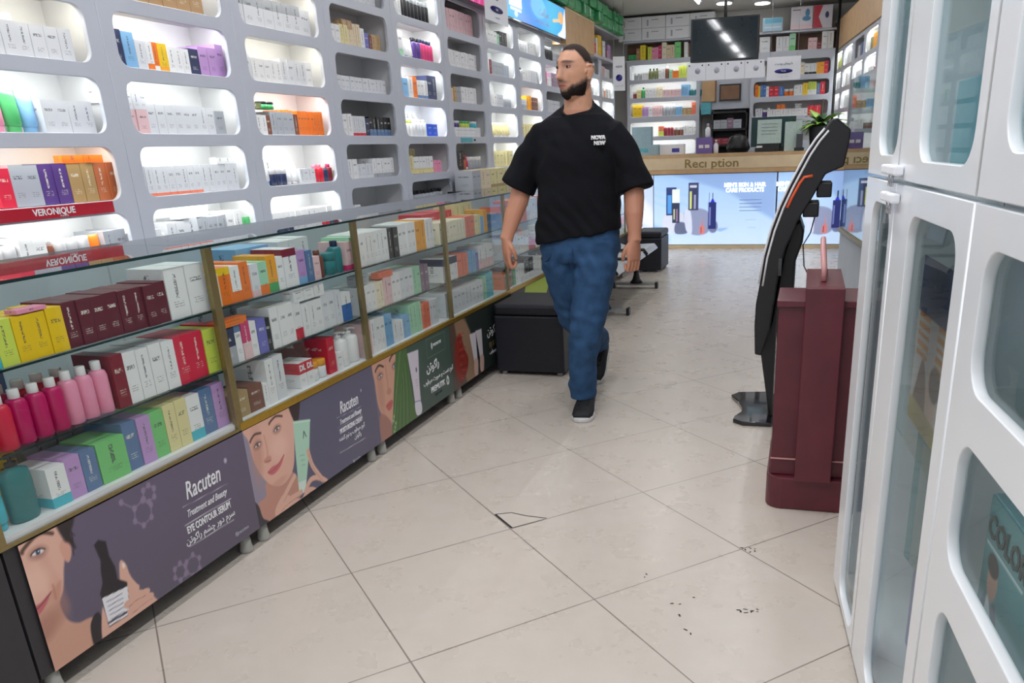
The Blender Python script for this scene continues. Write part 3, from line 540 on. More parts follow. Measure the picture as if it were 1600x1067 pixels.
for i, rows in CC.items():
    for z, r, sn in zip((.868, .664, .474), rows, ('top', 'middle', 'lowest')):
        if not r: continue
        place = f'{sn} shelf of {"nearest" if i == 0 else ORD[i]} display case'
        made = row(CF, r[0], z, -.03, r[1], place, f'goods on the {place}', 'cosmetics_carton' if i < 4 else 'vitamin_carton', dmax=.14, seed=100+i*3+int(z*10))
        if i == 2 and sn == 'lowest': DLB = [o for o in made if abs(o.scale.z-.1) < .004 and abs(o.scale.x-.05*.965) < .002 and o.name.startswith('cosmetics')][:2]
for o in DLB:
    text('lettering', 'DL', Matrix(((0, 0, 1, o.location.x+.0015), (1, 0, 0, o.location.y), (0, 1, 0, .552), (0, 0, 0, 1))), .032, 'lettwhite', o, bold=.001)
t = empty('counter_ledge', 'black ledge jutting from the sixth shelving column under a row of beige cartons', 'ledge', LF @ Vector((6.25, 1.0, 0)), pi/2)
MB().box(0, 1.1, -.23, -.004, 0, .035).obj('ledge_board', 'blackgloss', t); MB().box(0, .03, -.22, -.004, -.2, -.001).obj('ledge_bracket', 'black', t)
row(LF, 6.3, 1.036, .21, 'c grey 2 .09 .15;c beige 2 .115 .155;c ivory 4 .1 .155 b=.2 a=gold;c beige 2 .09 .15', 'the black ledge of the sixth column', 'cartons on the black ledge', 'bandage_carton', seed=41)

# ------------------------------------------------------------------ printed posters on the display case bases (coordinates: metres along the row, metres up)
SK = (224, 178, 160); SKD = (188, 132, 114); BGP = (100, 92, 112)
def poster(y0, y1, z0, z1, cv, label, place='base of the display case'):
    t = empty('poster', label, 'poster', LFc @ Vector((y0, z0, 0)), pi/2)
    cv.obj('poster_print', 'print', LFc @ Matrix.Translation((0, 0, .0012)), t); return t
LFc = frame(-1.85, 0, 0, 1)
def eye(cv, x, y, w, rot=0, col=(70, 90, 130)):
    c, s = cos(rot), sin(rot); R = lambda a, b: (x+a*c-b*s, y+a*s+b*c)
    cv.ell(x, y, w*.9, w*.6, (150, 104, 96), rot, .7, .55)
    cv.poly([R(-w*.62, 0), R(-w*.2, w*.24), R(w*.3, w*.22), R(w*.62, 0), R(w*.2, -w*.17), R(-w*.25, -w*.15)], (230, 226, 226), .0012)
    cv.ell(*R(0, w*.03), w*.24, w*.24, col, 0, .2); cv.ell(*R(0, w*.03), w*.11, w*.11, (18, 18, 24), 0, .2); cv.ell(*R(w*.07, w*.1), w*.05, w*.05, (250, 250, 250), 0, .4)
    cv.line([R(-w*.66, -.001), R(-w*.2, w*.27), R(w*.3, w*.25), R(w*.68, .002)], .0035, (40, 28, 30), smooth=True)
RES = .0032
# 1: eye contour serum
cv = Canvas(1.36, 2.236, .072, .443, RES, BGP)
cv.C[:] = np.array(BGP)+(cv.Y[..., None]-.25)*np.array([30, 10, 40])*.5
cv.poly([(1.30, .5), (1.486, .47), (1.487, .40), (1.477, .362), (1.462, .324), (1.445, .273), (1.425, .246), (1.40, .205), (1.35, .17), (1.30, .17)], SK, .003)
cv.poly([(1.44, .30), (1.425, .246), (1.432, .19), (1.46, .160), (1.51, .142), (1.50, .05), (1.30, .03), (1.30, .2)], (206, 158, 138), .003)
cv.ell(1.335, .19, .10, .035, (164, 112, 98), .35, .8, .6); cv.ell(1.425, .30, .018, .09, (198, 140, 122), .15, .9, .45); cv.ell(1.38, .33, .05, .04, (238, 196, 178), 0, .9, .6)
cv.poly([(1.468, .39), (1.497, .41), (1.497, .36), (1.482, .335), (1.470, .35)], (216, 162, 144), .002)
cv.poly([(1.476, .46), (1.484, .40), (1.495, .385), (1.512, .36), (1.508, .404), (1.524, .43), (1.532, .46)], (52, 42, 46), .004)
for a, b in ((1.505, .36), (1.518, .395), (1.50, .345)): cv.line([(1.49, .43), (1.51, .41), (a, b)], .0025, (48, 40, 44), smooth=True)
eye(cv, 1.406, .402, .030, -.1); cv.line([(1.366, .421), (1.402, .443), (1.43, .446), (1.458, .431)], .010, (92, 66, 58), .003, smooth=True)
cv.poly([(1.30, .38), (1.338, .36), (1.343, .325), (1.36, .312), (1.33, .302), (1.30, .31)], (212, 160, 142), .003); cv.ell(1.337, .311, .012, .005, (150, 90, 80), 0, .5)
cv.poly([(1.30, .262), (1.33, .278), (1.37, .272), (1.408, .284), (1.38, .254), (1.34, .238), (1.30, .24)], (196, 104, 112), .002); cv.line([(1.30, .262), (1.36, .262), (1.41, .284)], .003, (130, 60, 66), smooth=True); cv.line([(1.42, .30), (1.418, .26)], .004, (186, 128, 110), .003)
cv.poly([(1.492, .13), (1.528, .15), (1.535, .05), (1.49, .05)], (44, 38, 44), .002)
HK = (222, 176, 158)
cv.poly([(1.54, .155), (1.56, .12), (1.66, .03), (1.52, .03)], HK, .002); cv.poly([(1.60, .10), (1.63, .25), (1.652, .232), (1.642, .19), (1.67, .145), (1.70, .12), (1.735, .06), (1.73, .04), (1.60, .03)], HK, .002)
cv.poly([(1.566, .342), (1.583, .350), (1.606, .334), (1.604, .29), (1.614, .25), (1.612, .21), (1.64, .185), (1.624, .088), (1.547, .09), (1.546, .20), (1.562, .225), (1.566, .26), (1.574, .29)], (38, 34, 42), .0015, False)
cv.poly([(1.547, .184), (1.638, .172), (1.623, .088), (1.547, .094)], (232, 232, 238), .001, False); [cv.line([(1.56, .165-k*.014), (1.615-k*.002, .161-k*.014)], .0025, (120, 120, 140)) for k in range(5)]; cv.line([(1.548, .104), (1.624, .098)], .006, (60, 56, 70))
for P in ([(1.70, .118), (1.66, .125), (1.62, .120)], [(1.71, .098), (1.66, .098), (1.625, .094)], [(1.70, .078), (1.66, .074), (1.63, .072)]):
    cv.line(P, .021, HK, smooth=True); cv.line([(a, b-.0115) for a, b in P], .002, (172, 118, 102), smooth=True)
cv.line([(1.668, .15), (1.648, .19), (1.641, .235)], .02, HK, smooth=True); cv.ell(1.642, .238, .006, .009, (244, 222, 216))
MOLC = (140, 126, 152)
def mol(nodes, edges):
    for a, b in edges: cv.line([nodes[a], nodes[b]], .004, MOLC, .002)
    for n in nodes: cv.ell(*n, .008, .010, MOLC, 0, .4)
def hexa(cx, cy, r, a0=.3): return [(cx+r*cos(a0+k*pi/3), cy+r*1.05*sin(a0+k*pi/3)) for k in range(6)]
A = hexa(1.752, .355, .036); B_ = hexa(1.788, .402, .024); mol(A, [(i, (i+1) % 6) for i in range(6)]); mol(B_, [(i, (i+1) % 6) for i in range(6)]); mol([(1.686, .418), A[2]], [(0, 1)])
A = hexa(1.838, .110, .026); B_ = hexa(1.895, .103, .033); mol(A, [(i, (i+1) % 6) for i in range(6)]); mol(B_, [(i, (i+1) % 6) for i in range(6)])
for (a, b, c, d, w) in ((1.904, .304, 2.117, .296, .0015), (1.897, .244, 2.119, .240, .0028), (1.898, .168, 2.115, .163, .0028)): cv.line([(a, b), (c, d)], w, (216, 214, 224))
cv.ell(2.129, .376, .007, .009, (190, 186, 204), 0, .6)
p = poster(1.36, 2.23, .07, .44, cv, 'eye contour serum poster with a face and dark dropper bottle on a case base')
LT = lambda u, v: LFc @ Matrix.Translation((u, v, .002))
text('lettering', 'Racuten', LT(2.008, .345), .082, 'lettwhite', p, shear=.25, xs=.62, bold=.0006); text('lettering', 'Treatment and Beauty', LT(2.008, .273), .034, 'lettwhite', p, shear=.45, xs=.62)
text('lettering', 'EYE CONTOUR SERUM', LT(2.006, .222), .033, 'lettwhite', p, xs=.62, bold=.0009); text('lettering', fa('\u0633\u0631\u0645 \u062F\u0648\u0631 \u0686\u0634\u0645 \u0631\u0627\u06A9\u0648\u062A\u0646'), LT(2.006, .188), .032, 'lettwhite', p, xs=.9)
text('lettering', '@racuten', LT(2.143, .107), .018, 'lettpale', p)
# 2: cream tube
cv = Canvas(2.2365, 3.147, .072, .443, RES, (98, 96, 118)); cv.C[:] = np.array((96, 94, 118))+(cv.X[..., None]-2.7)*np.array([12, 8, 4]); cv.poly([(2.2, .5), (2.31, .5), (2.34, .2), (2.27, .13), (2.2, .2)], (150, 142, 162), .01)
cv.poly([(2.318, .22), (2.30, .17), (2.245, .155), (2.225, .05), (2.35, .03), (2.50, .09), (2.47, .2)], (196, 144, 128), .003); cv.poly([(2.22, .17), (2.25, .155), (2.262, .10), (2.292, .07), (2.28, .03), (2.2, .03)], (58, 56, 66), .002)
cv.poly([(2.25, .47), (2.26, .395), (2.268, .32), (2.295, .253), (2.334, .203), (2.386, .175), (2.44, .181), (2.485, .215), (2.512, .30), (2.530, .39), (2.52, .47)], (226, 178, 160), .0025)
cv.ell(2.29, .33, .03, .10, (190, 138, 122), -.15, .9, .55); cv.ell(2.42, .32, .05, .045, (240, 198, 182), 0, .9, .6); cv.ell(2.385, .19, .05, .014, (200, 146, 128), .1, .8, .5)
cv.poly([(2.515, .46), (2.528, .39), (2.548, .37), (2.57, .40), (2.585, .46)], (56, 40, 42), .003)
eye(cv, 2.303, .368, .027, .12, (96, 78, 70)); eye(cv, 2.424, .388, .028, .1, (96, 78, 70)); cv.line([(2.268, .392), (2.295, .41), (2.33, .405)], .008, (88, 62, 56), .002, smooth=True); cv.line([(2.385, .42), (2.425, .436), (2.465, .425)], .008, (88, 62, 56), .002, smooth=True)
cv.line([(2.345, .39), (2.35, .33), (2.342, .30)], .006, (204, 152, 134), .004, smooth=True); cv.poly([(2.32, .300), (2.345, .283), (2.366, .296), (2.35, .31)], (206, 146, 130), .003); cv.line([(2.325, .294), (2.36, .288)], .003, (150, 92, 84))
cv.poly([(2.332, .252), (2.36, .262), (2.40, .262), (2.44, .281), (2.41, .247), (2.37, .232), (2.345, .236)], (202, 106, 112), .0018); cv.line([(2.334, .252), (2.38, .250), (2.44, .281)], .002, (134, 60, 66), smooth=True)
cv.poly([(2.525, .385), (2.634, .358), (2.598, .24), (2.552, .133), (2.534, .128), (2.496, .142), (2.510, .27)], (178, 218, 196), .0015, False); cv.poly([(2.496, .142), (2.552, .133), (2.532, .088), (2.492, .09)], (214, 234, 224), .0015, False); cv.line([(2.527, .378), (2.632, .352)], .006, (206, 234, 220)); cv.line([(2.572, .30), (2.582, .325), (2.592, .30)], .004, (40, 60, 60)); [cv.line([(2.535, .24-k*.02), (2.562-k*.003, .234-k*.02)], .002, (110, 160, 140)) for k in range(3)]
HK = (226, 180, 162); cv.poly([(2.40, .05), (2.33, .085), (2.395, .135), (2.45, .10), (2.50, .075), (2.62, .06), (2.69, .04)], HK, .002)
for P in ([(2.385, .115), (2.44, .15), (2.480, .175)], [(2.37, .09), (2.43, .10), (2.505, .098)], [(2.68, .065), (2.625, .11), (2.575, .12), (2.535, .09)], [(2.66, .09), (2.625, .135), (2.60, .18), (2.588, .238)], [(2.60, .06), (2.56, .085), (2.52, .07)]):
    cv.line(P, .022, HK, smooth=True); cv.line([(a+.003, b-.0115) for a, b in P], .002, (176, 122, 106), smooth=True)
for (a, b, c, d, w) in ((2.82, .301, 3.023, .290, .0014), (2.815, .258, 3.021, .252, .0014), (2.807, .149, 3.018, .142, .0028)): cv.line([(a, b), (c, d)], w, (206, 206, 220))
cv.ell(3.033, .359, .005, .007, (190, 190, 210), 0, .6)
p = poster(2.24, 3.14, .07, .44, cv, 'cream poster with a smiling face beside a pale green tube')
text('lettering', 'Racuten', LT(2.922, .332), .074, 'lettwhite', p, shear=.25, xs=.62, bold=.0005); text('lettering', 'Treatment and Beauty', LT(2.922, .274), .032, 'lettwhite', p, shear=.45, xs=.62); text('lettering', 'MOISTURIZING CREAM', LT(2.92, .236), .029, 'lettwhite', p, xs=.62, bold=.0008)
text('lettering', fa('\u06A9\u0631\u0645 \u0645\u0631\u0637\u0648\u0628 \u0648 \u0646\u0631\u0645 \u06A9\u0646\u0646\u062F\u0647'), LT(2.92, .205), .026, 'lettwhite', p, xs=.9); text('lettering', fa('\u0631\u0627\u06A9\u0648\u062A\u0646'), LT(2.96, .176), .026, 'lettwhite', p, xs=.9); text('lettering', '@racuten', LT(2.925, .077), .016, 'lettpale', p)
# 3: green tube
cv = Canvas(3.1475, 4.003, .072, .443, RES, (66, 88, 80)); cv.poly([(3.13, .5), (3.22, .5), (3.24, .2), (3.20, .05), (3.1, .05)], (120, 110, 130), .01)
cv.poly([(3.17, .47), (3.158, .35), (3.165, .24), (3.208, .165), (3.25, .12), (3.30, .14), (3.36, .30), (3.43, .5)], (214, 164, 142), .003); cv.poly([(3.17, .2), (3.16, .05), (3.26, .05), (3.26, .14)], (170, 122, 112), .004)
cv.ell(3.20, .30, .03, .1, (184, 134, 116), 0, .9, .5); eye(cv, 3.212, .375, .030, .1, (90, 120, 160)); eye(cv, 3.357, .388, .032, .1, (90, 120, 160)); cv.line([(3.175, .405), (3.21, .425), (3.25, .41)], .010, (84, 62, 54), .002, smooth=True); cv.line([(3.315, .42), (3.36, .446), (3.40, .43)], .010, (84, 62, 54), .002, smooth=True)
cv.line([(3.268, .41), (3.272, .33), (3.268, .29)], .009, (196, 142, 122), .005, smooth=True); cv.poly([(3.25, .284), (3.278, .266), (3.30, .282), (3.28, .30)], (198, 140, 122), .003); cv.poly([(3.232, .222), (3.26, .236), (3.30, .235), (3.29, .205), (3.255, .194)], (198, 104, 104), .002); cv.line([(3.232, .222), (3.30, .222)], .002, (130, 60, 60))
cv.poly([(3.40, .50), (3.318, .26), (3.25, .05), (3.54, .05), (3.50, .20), (3.49, .5)], (78, 114, 62), .002, False)
for k in range(9): cv.line([(3.275+k*.02, .06), (3.31+k*.02, .15+k*.01), (3.36+k*.014, .22+k*.022)], .0035, (112, 156, 92) if k % 2 else (56, 86, 44), smooth=True)
cv.line([(3.27, .07), (3.345, .26), (3.43, .45)], .004, (140, 176, 120), smooth=True); [cv.ell(3.285+.01*(k % 3), .08+.018*k, .007, .009, (190, 214, 180), 0, .6, .7) for k in range(5)]
cv.poly([(3.494, .412), (3.614, .404), (3.590, .24), (3.585, .132), (3.521, .146), (3.516, .25)], (222, 214, 226), .0015, False); cv.poly([(3.521, .15), (3.585, .138), (3.585, .082), (3.527, .084)], (226, 224, 236), .0015); cv.line([(3.523, .156), (3.584, .145)], .005, (140, 130, 180)); cv.ell(3.572, .31, .008, .013, (100, 92, 120)); [cv.line([(3.55, .26-k*.014), (3.575, .258-k*.014)], .002, (160, 150, 170)) for k in range(3)]
for a, b in (((3.709, .430), (3.939, .425)), ((3.939, .425), (3.927, .332)), ((3.927, .332), (3.709, .334)), ((3.709, .334), (3.709, .430))): cv.line([a, b], .003, (120, 140, 112))
cv.ell(3.77, .385, .008, .018, (236, 238, 238)); cv.poly([(3.925, .185), (3.944, .165), (3.94, .135), (3.915, .135), (3.91, .16)], (236, 238, 238), .002); cv.ell(3.927, .155, .007, .012, (66, 88, 80))
p = poster(3.15, 3.995, .07, .44, cv, 'green poster with a face, a big leaf and a white tube')
text('lettering', 'PREMUTIK', LT(3.835, .385), .022, 'lettwhite', p); text('lettering', fa('\u0631\u0627\u06A9\u0648\u062A\u0646'), LT(3.76, .283), .062, 'lettwhite', p, bold=.0008); text('lettering', fa('\u06A9\u0631\u0645 \u062F\u0633\u062A \u0648 \u0635\u0648\u0631\u062A \u0645\u0631\u0637\u0648\u0628'), LT(3.82, .213), .034, 'lettwhite', p); text('lettering', 'PREMUTIK', LT(3.80, .158), .042, 'lettwhite', p, bold=.001, xs=.9); text('lettering', 'SKIN CARE', LT(3.80, .123), .018, 'lettteal', p)
# 4: red plant poster
cv = Canvas(4.005, 4.975, .072, .443, .005, (36, 46, 44)); cv.poly([(4.0, .5), (4.0, .05), (4.32, .05), (4.34, .2), (4.28, .3), (4.2, .5)], (92, 70, 60), .004); cv.poly([(4.06, .5), (4.13, .5), (4.30, .33), (4.35, .05), (4.20, .05)], (150, 122, 98), .01)
cv.poly([(4.07, .33), (4.14, .37), (4.18, .28), (4.23, .20), (4.18, .12), (4.08, .10), (4.04, .2)], (140, 44, 36), .006)
for k in range(14): cv.line([(4.10+.01*(k % 4), .10+.02*k), (4.13+.02*(k % 5), .08+.022*k)], .006, (186, 66, 48) if k % 2 else (104, 30, 28))
for a in (4.272, 4.365): cv.poly([(a, .335), (a+.095, .330), (a+.09, .12), (a+.05, .12)], (216, 210, 216), .002, False); cv.poly([(a+.045, .17), (a+.10, .16), (a+.08, .07), (a+.03, .09)], (206, 170, 160), .004)
p = poster(4.0, 4.975, .07, .44, cv, 'dark poster with a red plant and two white tubes, half behind the black cube stool')
text('lettering', fa('\u0631\u0627\u06A9\u0648\u062A\u0646'), LT(4.63, .285), .07, 'lettwhite', p); text('lettering', '@ X X', LT(4.63, .20), .045, 'lettgold', p); text('lettering', fa('\u06A9\u0631\u0645 \u0645\u0631\u0637\u0648\u0628'), LT(4.63, .155), .03, 'lettwhite', p)
# 5 and 6: small lime poster on the further base
cv = Canvas(4.99, 6.7, .072, .443, .012, (34, 38, 36)); cv.poly([(5.35, .5), (5.2, .3), (5.75, .3), (6.0, .5)], (170, 196, 56), .004, False); cv.poly([(5.95, .44), (6.1, .3), (6.3, .44)], (230, 236, 210), .004, False)
poster(4.985, 6.705, .07, .44, cv, 'lime green and black poster on the case base behind the walking man')

# ------------------------------------------------------------------ far wall bays
FF = frame(0, 12.9, 1, 0)
def bay(x0, x1, rows, label, rounded, hh=.2):
    t = empty('shelf_bay', label, 'shelving unit', (x0, 12.9, 0)); G = Matrix(((1, 0, 0, 0), (0, 0, -1, 0), (0, 1, 0, 0), (0, 0, 0, 1))); w = x1-x0
    holes = [rrect(.05, w-.05, z, z+hh, r) for z, r in rows]
    panel('front_panel', [(0, .3), (w, .3), (w, 2.50 if rounded else 2.50), (0, 2.50)], holes, .02, 'white', G, t)
    b = MB(); b.box(0, .02, .0205, .3, .3, 2.5).box(w-.02, w, .0205, .3, .3, 2.5).box(.02, w-.02, .28, .3, .3, 2.5); [b.box(.02, w-.02, .0205, .28, z-.02, z-.002) for z, r in rows]; b.obj('carcass', 'shelfin', t)
    return t
lb = bay(-2.72, -1.63, [(2.252, .02), (2.0, .02), (1.74, .04), (1.46, .04), (1.2, .04)], 'lit white shelf bay at the far end beneath the stacked white cartons', True)
for z in (2.252, 2.0, 1.74, 1.46, 1.2): s = MB().box(.06, 1.03, .024, .045, z+.21, z+.218).obj('led_strip', 'led', lb)
rb = bay(-.9, .24, [(2.205, .05), (1.935, .05), (1.665, .05), (1.33, .05)], 'white shelf bay at the far end beneath the poster boxes', True, .2)
t = empty('overhead_shelf', 'brown backed top shelf of the far bay below the stacked white cartons', 'shelf', (-2.76, 12.9, 2.5)); MB().box(0, 1.15, -.0, .28, 0, .02).box(0, 1.15, 0, .28, .25, .275).obj('shelf_board', 'white', t); MB().box(0, 1.15, .27, .285, .02, .25).obj('back_panel', 'wooddark', t)
t = empty('overhead_shelf', 'brown backed top shelf of the far bay below the poster boxes', 'shelf', (-.9, 12.9, 2.5)); MB().box(0, 1.14, -.0, .28, 0, .02).box(0, 1.14, 0, .28, .25, .275).obj('shelf_board', 'white', t); MB().box(0, 1.14, .27, .285, .02, .25).obj('back_panel', 'wooddark', t)
FW = [(-2.62, 2.252, 'j grey 2 .06 .09;c white 2 .05 .1;b olive 3 .05 .15 c=black;c white 2 .05 .15;b brown 1 .06 .17;c mint 1 .05 .12;c orange 1 .09 .1;c lime 2 .08 .16;c leafy 1 .06 .15', 'top shelf of the lit far bay'),
      (-2.64, 2.0, 'j wine 1 .06 .1;c ivory 1 .07 .12;b green 1 .06 .15 c=black;c white 3 .055 .14;c cream 2 .05 .15;c blush 5 .055 .1;c sky 2 .06 .16;b teal 3 .06 .1 c=white', 'second shelf of the lit far bay'),
      (-2.64, 1.74, 'c yellow 2 .07 .17;c lilac 2 .05 .14;c white 1 .06 .13;c blush 3 .05 .15;b grey 4 .05 .16 c=white;c sky 2 .05 .12;c gold 2 .07 .1;c coral 1 .06 .17', 'third shelf of the lit far bay'),
      (-2.25, 1.46, 'c lime 1 .08 .14 t=.5 a=coral;b wine 3 .05 .14 c=white;j brown 3 .05 .12 c=white;c white 3 .07 .15', 'fourth shelf of the lit far bay'),
      (-2.7, 2.52, 'c green 2 .06 .08;c kraft 1 .06 .16;c sun 1 .08 .2;g .03;c lime 1 .06 .17;c pink 2 .05 .16;c rose 1 .05 .18;c cream 1 .07 .22;c beige 2 .06 .18;c leafy 1 .09 .21;g .05;c white 1 .05 .2', 'the brown backed shelf under the stacked white cartons'),
      (-.86, 2.52, 'c navy 1 .06 .1;c pearl 1 .15 .2;g .08;c pearl 2 .09 .19;c mint 1 .09 .22 b=.3 a=leafy;g .17;c blush 2 .06 .15;c wine 1 .06 .1;c white 2 .08 .22', 'the brown backed shelf under the poster boxes'),
      (-.84, 2.205, 'c white 2 .07 .14;g .42;c cream 2 .06 .16;c white 3 .055 .14 b=.2 a=black;c amber 2 .05 .15;c red 1 .06 .16', 'top shelf of the right far bay'),
      (-.84, 1.935, 'c orange 1 .05 .17;c yellow 1 .03 .15;c blue 2 .04 .16;c white 1 .04 .14;c red 2 .07 .13;c blue 1 .07 .13;j orange 2 .07 .09 c=white;c white 2 .06 .14;c yellow 1 .07 .16;c lime 2 .06 .17 b=.4 a=white;c steel 1 .05 .15;c red 1 .07 .17', 'second shelf of the right far bay'),
      (-.82, 1.665, 'c pearl 2 .05 .12;j purple 1 .07 .1;c white 1 .04 .12;c white 7 .075 .1;c red 2 .09 .13;Sc orange 1 .12 .06 u=.3 v=.1;Sj pearl 1 .1 .06 u=.55 v=.1 c=white', 'third shelf of the right far bay')]
for n, (x, z, spec, place) in enumerate(FW): row(FF, x, z, -.04, spec, place, f'goods on {place}', 'remedy_carton', dmax=.14, seed=300+n)
for k in range(4):
    for lv in range(2):
        t = empty('stock_carton', f'white stock carton in the {"upper" if lv else "lower"} layer above the lit far bay, {ORD[k]} along', 'carton', (-2.66+.35*k, 12.88, 2.777+lv*.155), group='white stock cartons above the far bay')
        MB().box(-.172, .172, 0, .3, 0, .152).obj('carton_body', 'paper', t, bevel=.003); MB().box(-.1, -.075, -.0015, 0, .03, .11).box(-.03, .07, -.0015, 0, .1, .112).obj('carton_print', 'lettpale', t)
def flatbox(name, x0, x1, z0, z1, y, d, cv, label, cat):
    t = empty(name, label, cat, (x0, y, z0)); MB().box(0, x1-x0, .0, d, 0, z1-z0).obj('box_body', 'paper', t, bevel=.003)
    cv.obj('box_print', 'print', Matrix(((1, 0, 0, x0), (0, 0, -1, y-.0015), (0, 1, 0, z0), (0, 0, 0, 1))), t); return t
cv = Canvas(.002, .27, .002, .17, .006, (160, 190, 214)); cv.rect(.03, .26, .1, .16, (96, 164, 196)); cv.line([(.03, .05), (.24, .05)], .02, (200, 216, 230)); flatbox('poster_box', -.76, -.49, 2.776, 2.946, 12.86, .2, cv, 'low blue and grey box on top of the right far bay', 'box')
cv = Canvas(.002, .29, .002, .28, .006, (226, 222, 232)); cv.ell(.22, .2, .03, .05, (70, 134, 180)); cv.ell(.21, .13, .055, .03, (70, 134, 180)); cv.line([(.03, .24), (.12, .24)], .014, (110, 110, 120)); cv.rect(0, .29, 0, .06, (232, 206, 216))
t = flatbox('poster_box', -.38, -.09, 2.776, 3.056, 12.86, .2, cv, 'white box with a blue flask shape, middle of the poster boxes', 'box'); 
cv = Canvas(.002, .25, .002, .28, .006, (222, 218, 228)); cv.poly([(0, 0), (.13, 0), (.07, .14), (.12, .28), (0, .28)], (176, 32, 52), .002, False); cv.ell(.18, .16, .025, .04, (40, 50, 90)); flatbox('poster_box', -.08, .17, 2.776, 3.056, 12.86, .2, cv, 'red and white box beside the flask box on the far bay', 'box')
# middle recess between the bays
t = prop(MB().box(-1.63, -.9, 13.0, 13.03, 1.80, 2.5).obj('wall_recess', 'white'), kind='structure')
t = empty('serving_hatch', 'dark framed brown hatch window between the far bays', 'window', (-1.35, 12.99, 1.91)); MB().box(0, .31, -.03, .009, 0, .225).obj('hatch_frame', 'black', t); MB().box(.02, .29, -.035, -.03, .02, .205).obj('hatch_pane', 'wooddark', t)
t = empty('notice_board', 'tall cork notice board beside the dark framed hatch', 'board', (-1.6, 12.99, 1.91)); MB().box(0, .185, -.03, .009, 0, .28).obj('cork_face', 'wood', t); MB().box(.185, .205, -.035, .009, -.01, .28).obj('side_strip', 'wooddark', t)
t = empty('storage_rack', 'dark storage rack in the recess below the hatch', 'rack', (-1.45, 12.93, 1.0)); b = MB(); [b.box(0, .52, 0, .3, z, z+.03) for z in (.0, .28, .5, .74)]; b.obj('rack_shelf', 'black', t); MB().box(0, .52, .31, .33, 0, .8).obj('rack_back', 'darkboard', t); [MB().box(x, x+.02, 0, .3, .03, .77).obj('rack_side', 'black', t) for x in (0, .5)]
row(FF, -1.42, 1.53, 0, 'c grey 2 .1 .12;c mauve 1 .09 .14;c silver 1 .12 .12', 'the dark rack in the recess', 'goods on the dark rack', 'archive_carton', seed=9)
row(FF, -1.42, 1.31, 0, 'c wine 2 .12 .09;c brown 1 .12 .1', 'the lower board of the dark rack', 'goods on the dark rack bottom', 'archive_carton', seed=10)
o = MB().box(0, .14, 0, .1, 0, .16).obj('teal_bag', 'teal'); o.location = (-1.6, 12.86, 1.735); prop(o, 'small teal bag hanging beside the dark rack', 'bag')
# television and the papers under it
t = empty('television', 'large dark television hanging from the ceiling before the far bays', 'television', (-1.0, 10, 2.41))
MB().box(-.375, .375, 0, .05, -.22, .22).obj('television_case', 'black', t, bevel=.006); MB().box(-.355, .355, -.004, 0, -.2, .205).obj('television_screen', 'screen', t)
MB().tube([(0, .06, .0), (0, .06, .66)], .018, 10).box(-.08, .08, .02, .1, .66, .71).obj('ceiling_bracket', 'black', t)
for k in range(4):
    x0 = -1.41+k*.215; t = empty('notice_sheet', f'white sheet with small print hanging under the television, {ORD[k]} of four', 'paper', (x0, 9.99, 2.0), group='white sheets under the television')
    MB().box(0, .21, 0, .002, 0, .182).obj('paper_sheet', 'paper', t); [MB().box(x, x+.015, -.002, 0, .15, .165).obj('sheet_clip', 'ink', t) for x in (.02, .165)]; MB().lathe([(.03, 0), (.03, .0015)], n=12).obj('sheet_stamp', 'lettpale', t, M=Matrix.Translation((.12, 0, .1)) @ Matrix.Rotation(pi/2, 4, 'X'))
def sign(x, y, z, w, h, rz, label, s1, s2, sc=1.0):
    t = empty('hanging_sign', label, 'sign', (x, y, z), rz); R = Matrix.Translation((x, y, z)) @ Matrix.Rotation(rz, 4, 'Z')
    MB().box(-w/2, w/2, 0, .003, -h, 0).obj('sign_card', 'paper', t); MB().tube([(-w*.4, 0, 0), (-w*.4, 0, CEIL-z)], .002, 6).obj('hanging_wire', 'chrome', t); MB().tube([(w*.4, 0, 0), (w*.4, 0, CEIL-z)], .002, 6).obj('hanging_wire', 'chrome', t)
    Q = R @ Matrix(((1, 0, 0, 0), (0, 0, -1, -.003), (0, 1, 0, 0), (0, 0, 0, 1)))
    o = MB().lathe([(1, 0), (1, .001)], n=24).obj('oval_logo', 'inkblue', t, M=Matrix.Translation((0, -.002, -h*.62)) @ Matrix.Rotation(pi/2, 4, 'X') @ Matrix.Diagonal((w*.27, h*.1, 1, 1)))
    text('lettering', s1, Q @ Matrix.Translation((0, -h*.3, 0)), h*.15*sc, 'ink', t); text('lettering', s2, Q @ Matrix.Translation((0, -h*.62, .001)), h*.1*sc, 'lettwhite', t); text('lettering', fa('\u0645\u0631\u0627\u0642\u0628\u062A \u067E\u0648\u0633\u062A'), Q @ Matrix.Translation((0, -h*.85, 0)), h*.09*sc, 'lettpale', t)
sign(-.345, 9.97, 2.195, .36, .235, 0, 'white hanging card with a blue oval logo below and beside the television', fa('\u062F\u0627\u0631\u0648\u0647\u0627\u06CC \u067E\u0648\u0633\u062A'), 'Media', .9)
sign(-2.66, 7.28, 2.62, .56, .26, pi/2, 'white card with a blue oval logo hanging before the seventh shelving column', fa('\u0646\u0645\u0627\u06CC\u0646\u062F\u0647'), 'Media', .8)
sign(-2.55, 11.6, 2.46, .16, .42, .35, 'narrow white card with a blue logo hanging by the far corner', 'NEW', '', .6)

